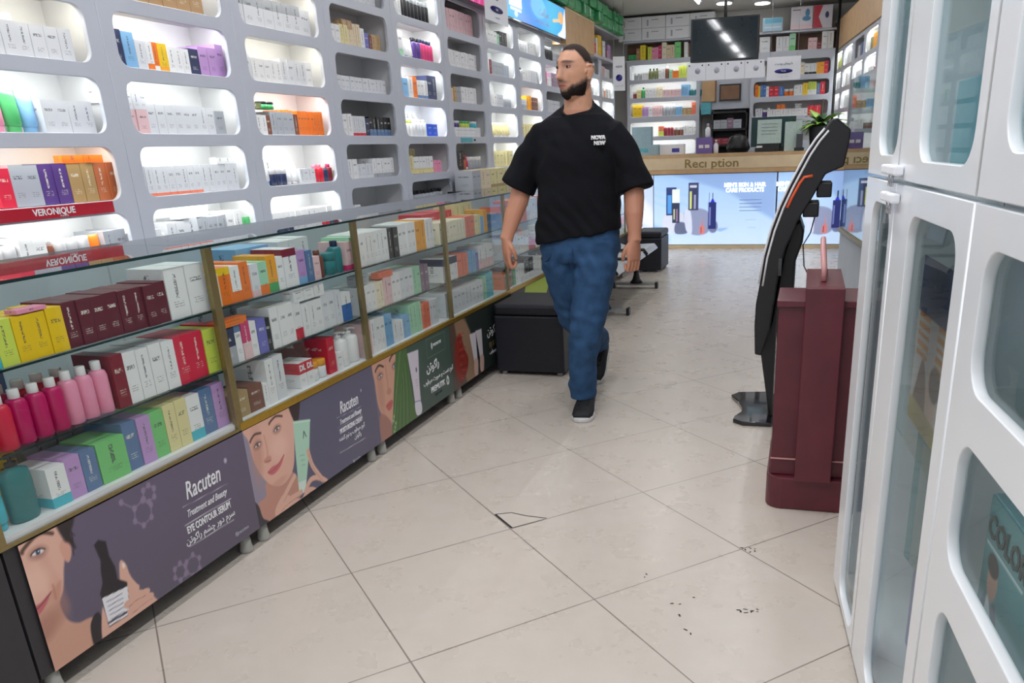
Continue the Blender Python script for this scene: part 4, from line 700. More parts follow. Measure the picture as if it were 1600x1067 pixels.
# ------------------------------------------------------------------ reception desk
t = rd_ = empty('reception_desk', 'long wood and backlit reception desk at the far end of the shop', 'reception desk', (-2.7, 11.15, 0))
def ro(b, n, m, **k): o = b.obj(n, m, None, M=Matrix.Translation((0, 0, 0)), **k); o.parent = t; o.matrix_parent_inverse = Matrix.Translation((2.7, -11.15, 0)); return o
ro(MB().box(-2.7, .67, 11.15, 11.55, 1.165, 1.205), 'desk_top', 'wood'); ro(MB().box(-2.7, .67, 11.14, 11.2, 1.02, 1.163), 'name_board', 'wood2'); ro(MB().box(-2.7, .67, 11.13, 11.21, .965, 1.018), 'lower_moulding', 'wood')
ro(MB().box(-2.7, .67, 11.18, 11.53, .05, .963), 'desk_body', 'darkboard'); ro(MB().box(-2.7, .67, 11.17, 11.55, 0, .048), 'plinth', 'wood2')
text('lettering', 'Rec\u0131 ption', Matrix(((1, 0, 0, -1.24), (0, 0, -1, 11.138), (0, 1, 0, 1.085), (0, 0, 0, 1))), .15, 'lettgold', t, ext=.004, bold=.002, xs=1.15)
def rposter(x0, x1, mirror, label):
    w = x1-x0; cv = Canvas(.004, w-.004, .055, .955, .009, (190, 216, 244)); f = -.04 if mirror else 0
    cv.C[:] = np.array((176, 206, 242))+np.clip((.6-cv.Y)[..., None]*np.array((40, 26, 10)), -30, 30)
    cv.poly([(.2, .98), (w, .98), (w, .35), (w*.62, .72)], (134, 164, 214), .03, False, .8); cv.poly([(0, .3), (.18, .2), (.18, .06), (0, .06)], (120, 150, 206), .05, alpha=.7); [cv.line([(0, .8-k*.09), (.5, .68-k*.13)], .02, (160, 190, 228), .02) for k in range(3)]
    q = lambda a: a+f
    if not mirror: cv.poly([(q(.12), .3), (q(.18), .48), (q(.40), .46), (q(.44), .22), (q(.24), .20)], (206, 212, 230), .006); cv.poly([(q(.30), .33), (q(.42), .34), (q(.46), .21), (q(.30), .20)], (96, 104, 134), .006)
    cv.poly([(q(.42), .50), (q(.72), .49), (q(.74), .22), (q(.50), .20)], (138, 146, 178), .008); cv.poly([(q(.42), .49), (q(.50), .48), (q(.52), .21), (q(.44), .25)], (206, 214, 234), .006); cv.ell(q(.80), .29, .065, .085, (110, 118, 156))
    if not mirror: cv.rect(q(.17), q(.31), .44, .80, (46, 62, 110)); cv.rect(q(.19), q(.24), .46, .70, (80, 150, 220)); cv.rect(q(.25), q(.355), .34, .60, (50, 60, 84)); cv.rect(q(.255), q(.35), .60, .77, (232, 244, 236)); cv.rect(q(.27), q(.29), .38, .52, (190, 196, 150)); cv.rect(q(.31), q(.325), .36, .52, (160, 120, 160))
    if not mirror: cv.rect(q(.47), q(.60), .50, .85, (54, 60, 96)); cv.rect(q(.485), q(.51), .52, .74, (214, 220, 130)); cv.rect(q(.54), q(.565), .52, .70, (150, 150, 180)); cv.rect(q(.49), q(.58), .79, .82, (200, 206, 226))
    cv.rect(q(.735), q(.84), .26, .60, (34, 44, 104)); cv.poly([(q(.76), .60), (q(.82), .60), (q(.80), .64), (q(.78), .64)], (40, 50, 200), .003, False); cv.rect(q(.782), q(.797), .63, .72, (24, 30, 60)); cv.rect(q(.75), q(.765), .30, .54, (120, 130, 190)); [cv.line([(q(a), .6), (q(a), .72)], .004, (100, 110, 150)) for a in (.745, .83)]
    cv.poly([(q(.62), .19), (q(.69), .19), (q(.69), .28), (q(.665), .31), (q(.66), .42), (q(.65), .31), (q(.62), .28)], (206, 120, 120), .004, False); cv.rect(q(.64), q(.65), .2, .28, (60, 50, 60)); cv.poly([(q(.86), .26), (q(1.0), .27), (q(.9), .22)], (150, 180, 224), .01)
    if not mirror: [cv.line([(1.14, .62-k*.045), (1.42, .625-k*.045)], .006 if k != 1 else .012, (90, 100, 140), alpha=.8) for k in range(4)]; [cv.line([(1.2+.02*k, .42-k*.05), (1.36, .42-k*.05)], .006, (140, 160, 200), alpha=.6) for k in range(4)]
    a = empty('backlit_poster', label, 'poster', (x0, 11.176, 0)); MB().box(0, w, -.003, .003, .05, .96).obj('poster_frame', 'black', a)
    cv.obj('poster_picture', 'backlit', Matrix(((1, 0, 0, x0), (0, 0, -1, 11.172), (0, 1, 0, 0), (0, 0, 0, 1))), a)
    X = x0+(1.20 if not mirror else .25); L_ = lambda v, dx=0: Matrix(((1, 0, 0, X+dx), (0, 0, -1, 11.168), (0, 1, 0, v), (0, 0, 0, 1)))
    text('lettering', "MEN'S SKIN & HAIR", L_(.81), .072, 'lettglow', a, bold=.0025, xs=.86); text('lettering', 'CARE PRODUCTS', L_(.745), .072, 'lettglow', a, bold=.0025, xs=.86)
rposter(-2.005, -.40, False, "backlit pale blue MEN'S SKIN & HAIR poster with bottles on the left of its lettering"); rposter(-.39, .66, True, 'second backlit pale blue poster beyond the dark kiosk, bottles beside its lettering')
cv = Canvas(.004, .68, .055, .955, .02, (190, 206, 232)); cv.poly([(0, .9), (.3, .95), (.68, .5), (.68, .2)], (226, 232, 244), .03, False); cv.poly([(0, .06), (.5, .06), (.3, .4), (0, .45)], (196, 156, 168), .03)
a = empty('backlit_poster', 'pale pink and white backlit poster at the end behind the walking man', 'poster', (-2.69, 11.176, 0)); MB().box(0, .68, -.003, .003, .05, .96).obj('poster_frame', 'black', a); cv.obj('poster_picture', 'backlit', Matrix(((1, 0, 0, -2.69), (0, 0, -1, 11.172), (0, 1, 0, 0), (0, 0, 0, 1))), a)
def desk(name, x, y, parts, label, cat):
    a = empty(name, label, cat, (x, y, 1.206)); [b.obj(n, m, a) for b, n, m in parts]; return a
desk('display_box', -1.37, 11.4, [(MB().box(-.105, .105, 0, .12, 0, .2), 'box_body', MAT.setdefault('violetcard', pm('violet_card', (112, 92, 160), .4))), (MB().box(-.07, -.01, -.002, 0, .07, .11).box(.01, .07, -.002, 0, .07, .11), 'box_print', 'lettwhite')], 'purple display box standing on the reception desk', 'box')
for k, (x, zz, l) in enumerate(((-1.33, .2, 'white flask standing on the purple display box'), (-1.22, 0, 'white pump flask beside the purple display box'))):
    a = desk('flask', x, 11.45, [(MB().lathe([(.03, 0), (.034, .01), (.034, .1), (.014, .13)], n=14), 'flask_body', 'paper'), (MB().lathe([(.016, .13), (.016, .17)], n=12), 'cap', 'lettpale')], l, 'bottle'); a.location.z += zz
desk('tea_tin', -2.2, 11.35, [(MB().box(-.13, .13, 0, .14, 0, .36), 'box_body', MAT.setdefault('bluegrey', pm('blue_grey_card', (150, 178, 190), .4))), (MB().box(-.05, .1, -.002, 0, .05, .09), 'box_print', 'teal')], 'tall blue grey box on the reception desk nearest the walking man', 'box')
desk('crate', -2.03, 11.3, [(MB().box(-.07, .07, 0, .1, 0, .135), 'box_body', 'bluegrey')], 'small blue grey crate beside the tall box on the desk', 'crate')
desk('tissue_box', -1.77, 11.35, [(MB().box(-.18, .14, 0, .14, 0, .13), 'box_body', 'paper'), (MB().box(-.02, .08, -.002, 0, .03, .08), 'box_print', 'inkblue')], 'wide white box with a blue mark on the reception desk', 'box')
desk('office_chair', -1.0, 12.3, [(MB().lathe([(.14, 0), (.17, .05), (.12, .2), (.02, .24)], n=18, sy=.4), 'backrest', 'black'), (MB().tube([(0, 0, -1.2), (0, 0, 0)], .03, 10), 'gas_column', 'black'), (MB().box(-.25, .25, -.35, .1, -.76, -.7), 'seat', 'fabric'), (MB().box(-.28, .28, -.03, .03, -1.2, -1.16).box(-.03, .03, -.28, .28, -1.2, -1.16), 'foot_cross', 'black')], 'dark office chair behind the reception desk', 'chair')
desk('document_sheet', -.53, 11.3, [(MB().box(-.15, .15, 0, .004, .1, .385), 'paper_sheet', 'sheet'), (MB().box(-.1, .1, -.002, 0, .33, .334).box(-.1, .1, -.002, 0, .29, .294).box(-.1, .1, -.002, 0, .25, .254).box(-.1, .08, -.002, 0, .21, .214), 'sheet_print', 'lettteal'), (MB().box(-.13, .13, .005, .03, 0, .12), 'stand', 'black')], 'wide pale green sheet with lines of print on the desk', 'sign')
desk('document_sheet', -.232, 11.28, [(MB().box(-.105, .105, 0, .004, 0, .35), 'paper_sheet', 'sheet')], 'tall pale green sheet standing at the end of the desk', 'sign')
desk('monitor', -.35, 11.47, [(MB().box(-.42, .14, 0, .05, .06, .42), 'monitor_case', 'leafdark' if False else 'lettteal'), (MB().box(-.2, .1, .0, .15, 0, .06), 'monitor_foot', 'black')], 'dark green backed panel behind the two pale sheets', 'monitor')
desk('telephone', -.58, 11.24, [(MB().box(-.12, .12, 0, .12, 0, .05), 'phone_base', 'black'), (MB().box(-.1, -.03, .0, .1, .052, .075), 'handset', 'capm')], 'dark desk telephone before the wide pale sheet', 'telephone')
desk('card_reader', -.14, 11.2, [(MB().box(-.07, .05, 0, .1, 0, .04), 'reader_base', 'black'), (MB().box(-.05, .03, .02, .1, .04, .2), 'reader_screen', 'blackgloss')], 'dark card reader at the end of the reception desk', 'card reader')

# ------------------------------------------------------------------ right wall shelving, glass counter, plant
RF = frame(.28, 12.9, .107, -.994)
RN = 'farthest second third fourth fifth sixth seventh'.split()
prop(MB().box(-.8, 6.4, 0, CEIL, -.33, -.28).obj('wall_side', 'wall', None, M=RF), kind='structure')
for c in range(7):
    shelf_unit(RF, -.36+PITCH*c, PITCH, ROWZ[:4], 'yyyy' if c in (0, 1, 3, 5) else 'nyyy', f'white wall shelving unit along the far side wall, {RN[c]} from the near cabinets' if c else 'white wall shelving unit touching the far corner of the side wall', 'white shelving units on the side wall beyond the kiosk', toe=1.38)
RC = {0: ('c kraft 1 .1 .12;c lime 3 .08 .15;c white 2 .1 .16', 'c white 7 .09 .16', 'c white 7 .09 .16'), 1: ('c white 7 .09 .17', 'c white 7 .09 .17', 'c pearl 6 .1 .16'), 2: ('c pearl 2 .08 .15;c wine 1 .08 .15;c steel 4 .07 .16', 'c pearl 7 .09 .12', 'j grey 6 .09 .1'), 3: ('c olive 2 .08 .15;c amber 3 .08 .17;c teal 2 .08 .15', 'c white 4 .09 .1;c red 1 .09 .08;c pearl 2 .09 .1', 'b mint 7 .09 .16'), 4: ('c white 7 .09 .15', 'c wine 2 .09 .12;c white 5 .09 .12', 'c teal 4 .1 .15;c white 3 .08 .1')}
for c, rows in RC.items():
    for r, spec in enumerate(rows): row(RF, -.36+PITCH*c+.085, ROWZ[r], -.045, spec, f'{ROWN[r]} shelf of {RN[c]} side wall column', f'goods on {ROWN[r]} shelf of {RN[c]} side wall column', 'lotion_carton', seed=500+c*5+r)
t = empty('fascia_board', 'beech fascia board above the side wall shelving', 'board', RF @ Vector((-.3, 2.495, 0)), math.atan2(RF[1][0], RF[0][0])); MB().box(0, 5.6, -.02, .06, 0, .36).obj('board_face', 'wood', t)
t = empty('plastic_bag', 'blue plastic bag lying on the side wall fascia board', 'bag', (.72, 10.3, 2.86)); b = MB().lathe([(.1, 0), (.22, .03), (.26, .12), (.17, .2), (.05, .27), (.07, .31)], n=14, sy=1.3); o = b.obj('bag_body', MAT.setdefault('bagblue', pm('blue_film', (110, 170, 222), .3, bump=.5)), t)
t = empty('wall_pipe', 'dark vertical pipe in the far corner beside the poster boxes', 'pipe', (.255, 12.6, 0)); MB().tube([(0, 0, .0), (0, 0, CEIL)], .018, 8).obj('pipe_run', 'black', t)
KF = frame(.205, 5.55, .104, -.994)
t = empty('glass_counter', 'tall glass fronted counter with a brass rail behind the dark kiosk', 'counter', KF @ Vector((0, 0, 0)), math.atan2(KF[1][0], KF[0][0]))
MB().box(0, 2.0, .004, .5, 0, .775).obj('base', 'greyboard', t); MB().box(0, 2.0, -.012, .02, .776, .80).obj('brass_rail', 'brass', t); MB().box(0, 2.0, .0, .006, .801, 1.66, 0).box(-.001, 0, 0, .006, .801, 1.66, 1).obj('front_glass', [MAT['glass_mirror'], MAT['gedge']], t); MB().box(0, 2.0, .03, .5, .776, .79).obj('deck', 'shelfin', t)
b = MB(); rp = random.Random(4)
t = empty('potted_plant', 'green leafy plant in a dark pot on the desk behind the kiosk', 'plant', (.1, 11.36, .006)); MB().lathe([(.1, 1.2), (.12, 1.22), (.15, 1.48), (.13, 1.49)], n=18).obj('pot', 'fabric', t)
def leaves(n, mat, z0, l0, sd):
    q = random.Random(sd); b = MB()
    for k in range(n):
        a = q.uniform(0, 2*pi); el = q.uniform(.1, 1.0); L0 = l0*q.uniform(.6, 1.2); w = .035; P = []
        d = Vector((cos(a)*cos(el), sin(a)*cos(el), sin(el))); s = Vector((-sin(a), cos(a), 0))
        for i in range(6):
            f = i/5; P.append((Vector((0, 0, z0))+d*L0*f+Vector((0, 0, -L0*.45*f*f)), w*math.sin(pi*min(.98, f*.9+.08))))
        vs = []
        for c, ww in P: vs += [c-s*ww, c+Vector((0, 0, -.004)), c+s*ww]
        fs = []
        for i in range(5): fs += [(i*3, i*3+1, i*3+4, i*3+3), (i*3+1, i*3+2, i*3+5, i*3+4)]
        b.add(vs, fs, 0, True)
    return b
prop(leaves(26, 0, 1.48, .46, 2).obj('foliage', 'leaf', t), kind='stuff'); prop(leaves(34, 0, 1.5, .36, 5).obj('foliage', 'leafdark', t), kind='stuff'); MB().tube([(0, 0, 1.45), (.01, 0, 1.8)], .008, 8).obj('stem', 'trunk', t)

# ------------------------------------------------------------------ kiosk, podium, stools, bench
t = empty('information_kiosk', 'tall curved black touch screen kiosk seen from its side', 'kiosk', (0, 3.9, 0))
slab = [(-.205, .361), (-.212, .50), (-.210, .606), (-.196, .70), (-.180, .83), (-.153, .95), (-.120, 1.05), (-.083, 1.137), (-.045, 1.215), (-.015, 1.275), (.02, 1.33), (.055, 1.372), (.080, 1.412), (.100, 1.415), (.161, 1.366), (.157, 1.31), (.142, 1.215), (.068, 1.185), (.02, 1.09), (-.02, 1.02), (-.041, .981), (-.05, .95), (-.085, .87), (-.11, .76), (-.125, .62), (-.14, .48), (-.175, .355)]
MB().prism(slab, 0, .46).obj('screen_slab', 'black', t, bevel=.006)
MB().prism([(-.06, .955), (-.03, .985), (-.008, .93), (-.012, .88), (-.04, .79), (-.040, .65), (-.05, .5), (-.066, .346), (-.082, .15), (-.088, .02), (-.13, .02), (-.15, .15), (-.185, .36), (-.14, .5), (-.12, .65), (-.10, .82)], .1, .36).obj('stand_column', 'black', t, bevel=.01)
def offs(P, dx, dz): return [(x+dx, z+dz) for x, z in P]
fr = slab[3:12]
for nm, d0, y in (('edge_trim', -.003, -.003), ('edge_trim', .014, -.004)):
    MB().tube([(x+d0, y, z+.001-d0*.6) for x, z in fr], .0052, 6).obj(nm, 'lettwhite', t)
MB().prism([(x-.004, z+.003) for x, z in fr[1:]]+[(x-.001, z) for x, z in reversed(fr[1:])], .012, .448).obj('touch_screen', 'blackgloss', t)
MB().tube([(-.089, -.004, 1.045), (-.070, -.004, 1.09), (-.040, -.004, 1.15), (-.022, -.004, 1.175), (.014, -.004, 1.18)], .006, 8).obj('orange_trim', 'orange', t)
MB().box(.035, .10, .02, .2, 1.085, 1.15).obj('rear_bracket', 'black', t, bevel=.006); MB().box(-.02, .05, .02, .2, 1.0, 1.065).obj('rear_socket', 'black', t, bevel=.006)
MB().box(-.115, -.10, -.0015, 0, .74, .82).obj('side_port', 'blackgloss', t)
base = [(-.30, .02), (-.297, .07), (-.268, .15), (-.27, .22), (-.30, .33), (-.345, .44), (-.31, .50), (-.16, .53), (-.02, .49), (.06, .40), (.06, .12), (0, .02), (-.12, -.02), (-.25, -.02)]
b = MB(); n = len(base); b.add([(x, y, 0) for x, y in base]+[(x, y, .022) for x, y in base], [tuple(range(n-1, -1, -1)), tuple(range(n, 2*n))]+[(i, (i+1) % n, (i+1) % n+n, i+n) for i in range(n)]); b.obj('base_plate', 'blackgloss', t, bevel=.004)
MB().tube([(.035, .1, 1.0), (.02, .05, .93), (-.01, .0, .88), (-.0, -.25, .82), (.02, -.45, .81)], .003, 6).obj('power_cable', 'cable', t)

t = empty('podium', 'dark maroon laminate podium on a round cornered plinth', 'podium', (0, 2.9, 0))
def rc_(x0, x1, y0, y1, r, cs, n=6):
    P = []
    for (cx, cy, sx, sy, a) in ((x0, y0, 1, 1, pi), (x1, y0, -1, 1, 1.5*pi), (x1, y1, -1, -1, 0), (x0, y1, 1, -1, .5*pi)):
        if (cx, cy) in cs: P += [(cx+sx*r+r*cos(a+i*pi/2/n), cy+sy*r+r*sin(a+i*pi/2/n)) for i in range(n+1)]
        else: P.append((cx, cy))
    return P
P = rc_(-.092, .34, .02, .50, .06, [(-.092, .02), (-.092, .50)]); n = len(P)
b = MB(); b.add([(x, y, 0) for x, y in P]+[(x, y, .13) for x, y in P], [tuple(range(n-1, -1, -1)), tuple(range(n, 2*n))]+[(i, (i+1) % n, (i+1) % n+n, i+n) for i in range(n)]); b.obj('plinth', 'maroon', t, bevel=.006)
MB().box(-.078, .31, .05, .30, .131, .775).obj('body', 'maroon', t, bevel=.003); MB().box(-.084, .315, .03, .31, .776, .80).obj('top_board', 'maroon', t, bevel=.003)
MB().box(-.08, .31, .042, .049, .196, .200).obj('kick_line', 'pink', t); MB().box(.012, .142, -.01, .029, .131, .85).box(.012, .142, .029, .46, .802, .85).obj('centre_board', 'maroon', t, bevel=.003)
MB().box(-.0835, -.079, .051, .3, .14, .77).obj('side_glass', 'glass', t)
MB().tube([(.072, .14, .851), (.07, .15, .90), (.064, .2, .95), (.063, .28, .985), (.066, .3, .96), (.072, .3, .90), (.078, .3, .851)], .010, 10).obj('microphone_loop', 'pink', t)

def stool(x0, x1, y0, y1, h, label):
    t = empty('cube_stool', label, 'stool', ((x0+x1)/2, (y0+y1)/2, 0)); w, d = (x1-x0)/2, (y1-y0)/2
    MB().box(-w, w, -d, d, .02, h-.07).obj('body', 'fabric', t, bevel=.012); MB().box(-w, w, -d, d, h-.068, h).obj('seat_cushion', 'fabric', t, bevel=.02)
    for sx in (-1, 1):
        for sy in (-1, 1): MB().lathe([(.018, 0), (.02, .02)], (sx*(w-.04), sy*(d-.04), 0), 12).obj('foot', 'caster', t)
stool(-1.835, -1.39, 4.63, 5.08, .445, 'black cube stool against the display cases beside the walking man')
stool(-1.835, -1.53, 9.0, 9.5, .44, 'black cube stool at the far end of the display cases beyond the steel bench')
t = empty('waiting_bench', 'steel beam waiting bench with perforated seats behind the walking man', 'bench', (-1.6, 7.25, 0))
for k in range(3):
    y = -.85+k*.62; b = MB(); prof = [(.22, .405), (.19, .44), (.05, .435), (-.1, .425), (-.17, .45), (-.2, .55), (-.215, .80)]; vs = []; fs = []
    for (x, z) in prof: vs += [(x, y-.26, z), (x, y+.26, z), (x, y+.26, z-.012), (x, y-.26, z-.012)]
    for i in range(len(prof)-1): fs += [(i*4+j, i*4+(j+1) % 4, i*4+4+(j+1) % 4, i*4+4+j) for j in range(4)]
    fs += [(0, 1, 2, 3), tuple(len(prof)*4-4+j for j in (3, 2, 1, 0))]; b.add(vs, fs); b.obj('seat', 'seat', t, bevel=.004)
    MB().tube([(.22, y-.27, .40), (.19, y-.27, .445), (-.15, y-.27, .44), (-.215, y-.27, .82)], .012, 8).obj('seat_edge', 'black', t)
MB().box(-.04, .04, -1.2, .95, .33, .39).obj('beam', 'black', t)
for y in (-.66, .7):
    MB().box(-.23, .21, y-.03, y+.03, .03, .055).obj('foot_bar', 'seat', t); MB().box(.19, .215, y-.034, y+.034, 0, .06).box(-.24, -.215, y-.034, y+.034, 0, .06).obj('foot_cap', 'black', t)
    MB().tube([(0, y, .05), (0, y, .09), (0, y, .14), (0, y, .34)], [.07, .04, .026, .024], 12).obj('post', 'black', t)

# ------------------------------------------------------------------ near glass-door cabinets
NF = frame(.148, 2.367, .091, -.996); NFA = math.atan2(NF[1][0], NF[0][0])
G2 = Matrix(((1, 0, 0, 0), (0, 0, -1, 0), (0, 1, 0, 0), (0, 0, 0, 1)))
DOORS = [(0, .398, [(.118, .358, .055, 1.18)], [(.128, .365, 1.29, 2.45)], 'narrow end'), (.404, 1.008, [(.566, .942, .09, 1.18)], [(.585, .962, 1.283, 2.45)], 'second'), (1.014, 1.64, [(1.095, 1.54, z, z+.205) for z in (.112, .40, .687, .972)], [(1.108, 1.54, 1.305, 2.45)], 'third'), (1.646, 2.25, [(1.73, 2.17, z, z+.205) for z in (.112, .40, .687, .972)], [(1.73, 2.17, 1.305, 2.45)], 'fourth'), (2.256, 2.86, [(2.34, 2.78, .1, 1.18)], [(2.34, 2.78, 1.3, 2.45)], 'fifth')]
def bx(b, x0, x1, y0, y1, z0, z1, mi=0): b.box(x0, x1, y0, y1, z0, z1, mi, G2)
for ci in range(2):
    D = DOORS[2*ci:2*ci+2]; A0 = D[0][0]; w = D[1][1]-A0
    t = empty('display_cabinet', ('tall white cabinet with one narrow and one wide glass door, next to the maroon podium', 'tall white cabinet with rows of small glazed openings, nearest the camera')[ci], 'cabinet', NF @ Vector((A0, 0, 0)), NFA, 'tall white cabinets with glass doors')
    b = MB(); bx(b, .0, .015, .03, 2.6, -.42, -.041); bx(b, w-.015, w, .03, 2.6, -.42, -.041); bx(b, .015, w-.015, .03, 2.6, -.42, -.405); bx(b, .015, w-.015, .03, .055, -.405, -.041); bx(b, .015, w-.015, 1.225, 1.243, -.405, -.041); bx(b, .015, w-.015, 2.585, 2.6, -.405, -.041)
    b.obj('carcass', 'cabinet', t)
    for z in ((.66, 1.75, 2.15) if ci == 0 else (.375, .60, .945, 1.6, 2.0)):
        b = MB(); bx(b, .016, w-.016, z, z+.008, -.404, -.06); b.obj('glass_shelf', 'glass', t)
    for (a, b_, lo, hi, nm) in D:
        for nmd, hs, z0, z1 in (('lower_door', lo, .03, 1.233), ('upper_door', hi, 1.241, 2.6)):
            d = panel(nmd, [(a-A0+.002, z0), (b_-A0-.002, z0), (b_-A0-.002, z1), (a-A0+.002, z1)], [rrect(x0-A0, x1-A0, y0, y1, .055) for x0, x1, y0, y1 in hs], .019, 'cabinet', G2, t)
            for x0, x1, y0, y1 in hs: MB().box(x0-A0-.012, x1-A0+.012, y0-.012, y1+.012, -.0165, -.0145).obj('glass_pane', 'glass_door', d)
    if ci == 0:
        w = DOORS[0][1]
        for z, l in ((1.262, .05), (1.205, .03)):
            for x0, x1 in ((w-.03-l, w-.005), (w+.01, w+.05+l*.5)): b = MB(); bx(b, x0, x1, z-.010, z+.010, .001, .022); b.obj('door_latch', 'paper', t, bevel=.004)
            for k in range(3): MB().tube([G2 @ Vector((w-.02+k*.02, z-.01, .012)), G2 @ Vector((w-.02+k*.02, z-.035, .012))], .0025, 6).obj('latch_pin', 'chrome', t)
def cabbox(name, u, v, w, sx, sz, sy, mat, label, cat, cv=None, extra=None, ry=0):
    t = empty(name, label, cat, (0, 0, 0)); t.matrix_world = at(NF, u, v, w, ry)
    MB().box(-sx/2, sx/2, 0, sy, 0, sz).obj('box_body', mat, t, bevel=.003)
    if cv: o = bpy.data.objects.new('box_print', cv.mesh('box_print', 'print')); COL.objects.link(o); o.parent = t; o.matrix_local = Matrix(((1, 0, 0, -sx/2), (0, 0, -1, -.0015), (0, 1, 0, 0), (0, 0, 0, 1)))
    if extra: extra(t)
    return t
cv = Canvas(.002, .338, .002, .398, .005, (200, 196, 196)); cv.rect(0, .34, .27, .4, (58, 66, 104)); [cv.rect(.02, .13, .17+k*.022, .182+k*.022, (200, 130, 50)) for k in range(5)]; [cv.rect(.2, .32, .17+k*.022, .182+k*.022, (200, 130, 50)) for k in range(5)]
cv.poly([(.02, .0), (.06, .12), (.10, .17), (.15, .1), (.17, 0)], (120, 90, 78), .004); cv.ell(.20, .10, .05, .075, (226, 188, 172)); cv.ell(.22, .14, .05, .04, (70, 56, 54), alpha=.8); cv.ell(.30, .19, .03, .05, (226, 188, 172)); cv.poly([(0, 0), (.34, 0), (.34, .04), (0, .06)], (176, 156, 90), .004)
cabbox('boxed_appliance', .47, .669, -.10, .34, .36, .18, 'navyc', 'navy topped appliance box with faces and orange lines behind the second cabinet door', 'box', cv)
cv = Canvas(.002, .298, .002, .398, .006, (150, 176, 180)); cv.rect(0, .3, .33, .4, (72, 156, 176)); cv.rect(.2, .27, .26, .31, (90, 90, 80)); cv.rect(.0, .04, 0, .4, (92, 160, 172)); cv.rect(.2, .26, .1, .2, (210, 206, 196))
cabbox('boxed_appliance', .50, .30, -.14, .30, .35, .18, 'teal', 'teal topped carton with a grey front, low behind the second cabinet door', 'box', cv, ry=.15)
cv = Canvas(.002, .298, .002, .238, .006, (150, 152, 200)); cv.poly([(.1, .02), (.14, .2), (.2, .16), (.18, .02)], (214, 184, 160), .004)
cabbox('boxed_appliance', .53, .057, -.14, .30, .24, .2, MAT['violetcard'], 'lilac box standing on the floor of the second cabinet', 'box', cv)
cabbox('boxed_appliance', .3, .82, -.2, .14, .28, .16, 'teal', 'teal carton behind the narrow end cabinet door', 'box')
cv = Canvas(.002, .248, .002, .198, .003, (84, 150, 156)); cv.C[:] = cv.C-np.abs(cv.X[..., None]-.14)*np.array([60, 40, 30]); cv.line([(.01, .122), (.17, .122)], .005, (226, 236, 238)); cv.ell(.055, .075, .024, .034, (206, 158, 138)); cv.ell(.05, .098, .026, .018, (50, 40, 40)); cv.poly([(.02, 0), (.03, .04), (.05, .03), (.08, .045), (.095, 0)], (60, 76, 96), .003); cv.poly([(.04, .0), (.042, .045), (.06, .03), (.075, .0)], (230, 232, 236), .002)
t = cabbox('boxed_appliance', 1.235, .609, -.055, .25, .2, .12, 'teal', 'teal carton with dark COLOR lettering and a face behind the third cabinet door', 'box', cv)
o = text('lettering', 'COLOR', Matrix.Identity(4), .05, 'lettteal', None, bold=.0015); o.parent = t; o.matrix_local = Matrix(((1, 0, 0, -.03), (0, 0, -1, -.003), (0, 1, 0, .152), (0, 0, 0, 1)))
t = empty('clamp_holder', 'black clamp holder behind the upper small opening of the third cabinet', 'holder'); t.matrix_world = at(NF, 1.2, .953, -.25)
MB().box(-.14, .14, 0, .02, .08, .11).box(-.03, .02, -.01, .05, 0, .13).box(-.12, -.07, -.01, .04, .04, .12).obj('clamp_body', 'black', t, bevel=.005); MB().tube([(-.02, .02, .1), (.1, .02, .13)], .006, 8).obj('clamp_screw', 'chrome', t)
cabbox('boxed_appliance', .43, 1.252, -.14, .36, .19, .16, 'teal', 'long teal carton behind the upper second cabinet door', 'box')
cabbox('boxed_appliance', 1.34, 1.252, -.2, .26, .28, .16, MAT['bluegrey'], 'tall blue grey carton behind the upper third cabinet door', 'box')
row(NF, .10, 1.76, -.12, 'c teal 1 .08 .1;c steel 1 .08 .12;g .3;c cyan 2 .1 .14', 'upper glass shelf of the near cabinets', 'goods in the near cabinets', 'treatment_carton', seed=77)
row(NF, 1.1, .953, -.2, 'c maroon 1 .09 .1', 'middle glass shelf of the third near cabinet', 'goods in the near cabinets low', 'treatment_carton', seed=78)
row(NF, .52, 1.045, -.22, 'c wine 1 .12 .07', 'dark appliance box pile of the second cabinet', 'goods in the near cabinets mid', 'treatment_carton', seed=79)

# ------------------------------------------------------------------ the walking man
def voxel(mb, size, smooth, name):
    m = bpy.data.meshes.new(name); m.from_pydata(mb.v, [], mb.f)
    bm = bmesh.new(); bm.from_mesh(m); bmesh.ops.recalc_face_normals(bm, faces=bm.faces); bm.to_mesh(m); bm.free()
    o = bpy.data.objects.new('tmp', m); COL.objects.link(o)
    r = o.modifiers.new('r', 'REMESH'); r.mode = 'VOXEL'; r.voxel_size = size
    s = o.modifiers.new('s', 'SMOOTH'); s.iterations = smooth; s.factor = .5
    me = bpy.data.meshes.new_from_object(o.evaluated_get(bpy.context.evaluated_depsgraph_get())); bpy.data.objects.remove(o)
    me.name = name; me.polygons.foreach_set('use_smooth', [True]*len(me.polygons)); return me
def rings(mb, R, n=28):     # R: (cx, cy, z, rx, ry, squareness, tilt)
    vs = []; fs = []
    for cx, cy, z, rx, ry, *q in R:
        e = q[0] if q else 2.0; tx = q[1] if len(q) > 1 else 0
        for i in range(n):
            a = 2*pi*i/n; c, s_ = cos(a), sin(a); x = math.copysign(abs(c)**(2/e), c)*rx; y = math.copysign(abs(s_)**(2/e), s_)*ry
            vs.append((cx+x, cy+y, z+x*tx))
    for k in range(len(R)-1): fs += [(k*n+i, k*n+(i+1) % n, (k+1)*n+(i+1) % n, (k+1)*n+i) for i in range(n)]
    fs += [tuple(range(n-1, -1, -1)), tuple(range((len(R)-1)*n, len(R)*n))]; mb.add(vs, fs); return mb
man = empty('person', 'person in black t-shirt and blue jeans walking and looking towards the shelves', 'person', (-1.08, 4.0, 0))
HC = Vector((-1.088, 3.985, 1.662)); YAW = radians(-30)       # face turned towards the shelves
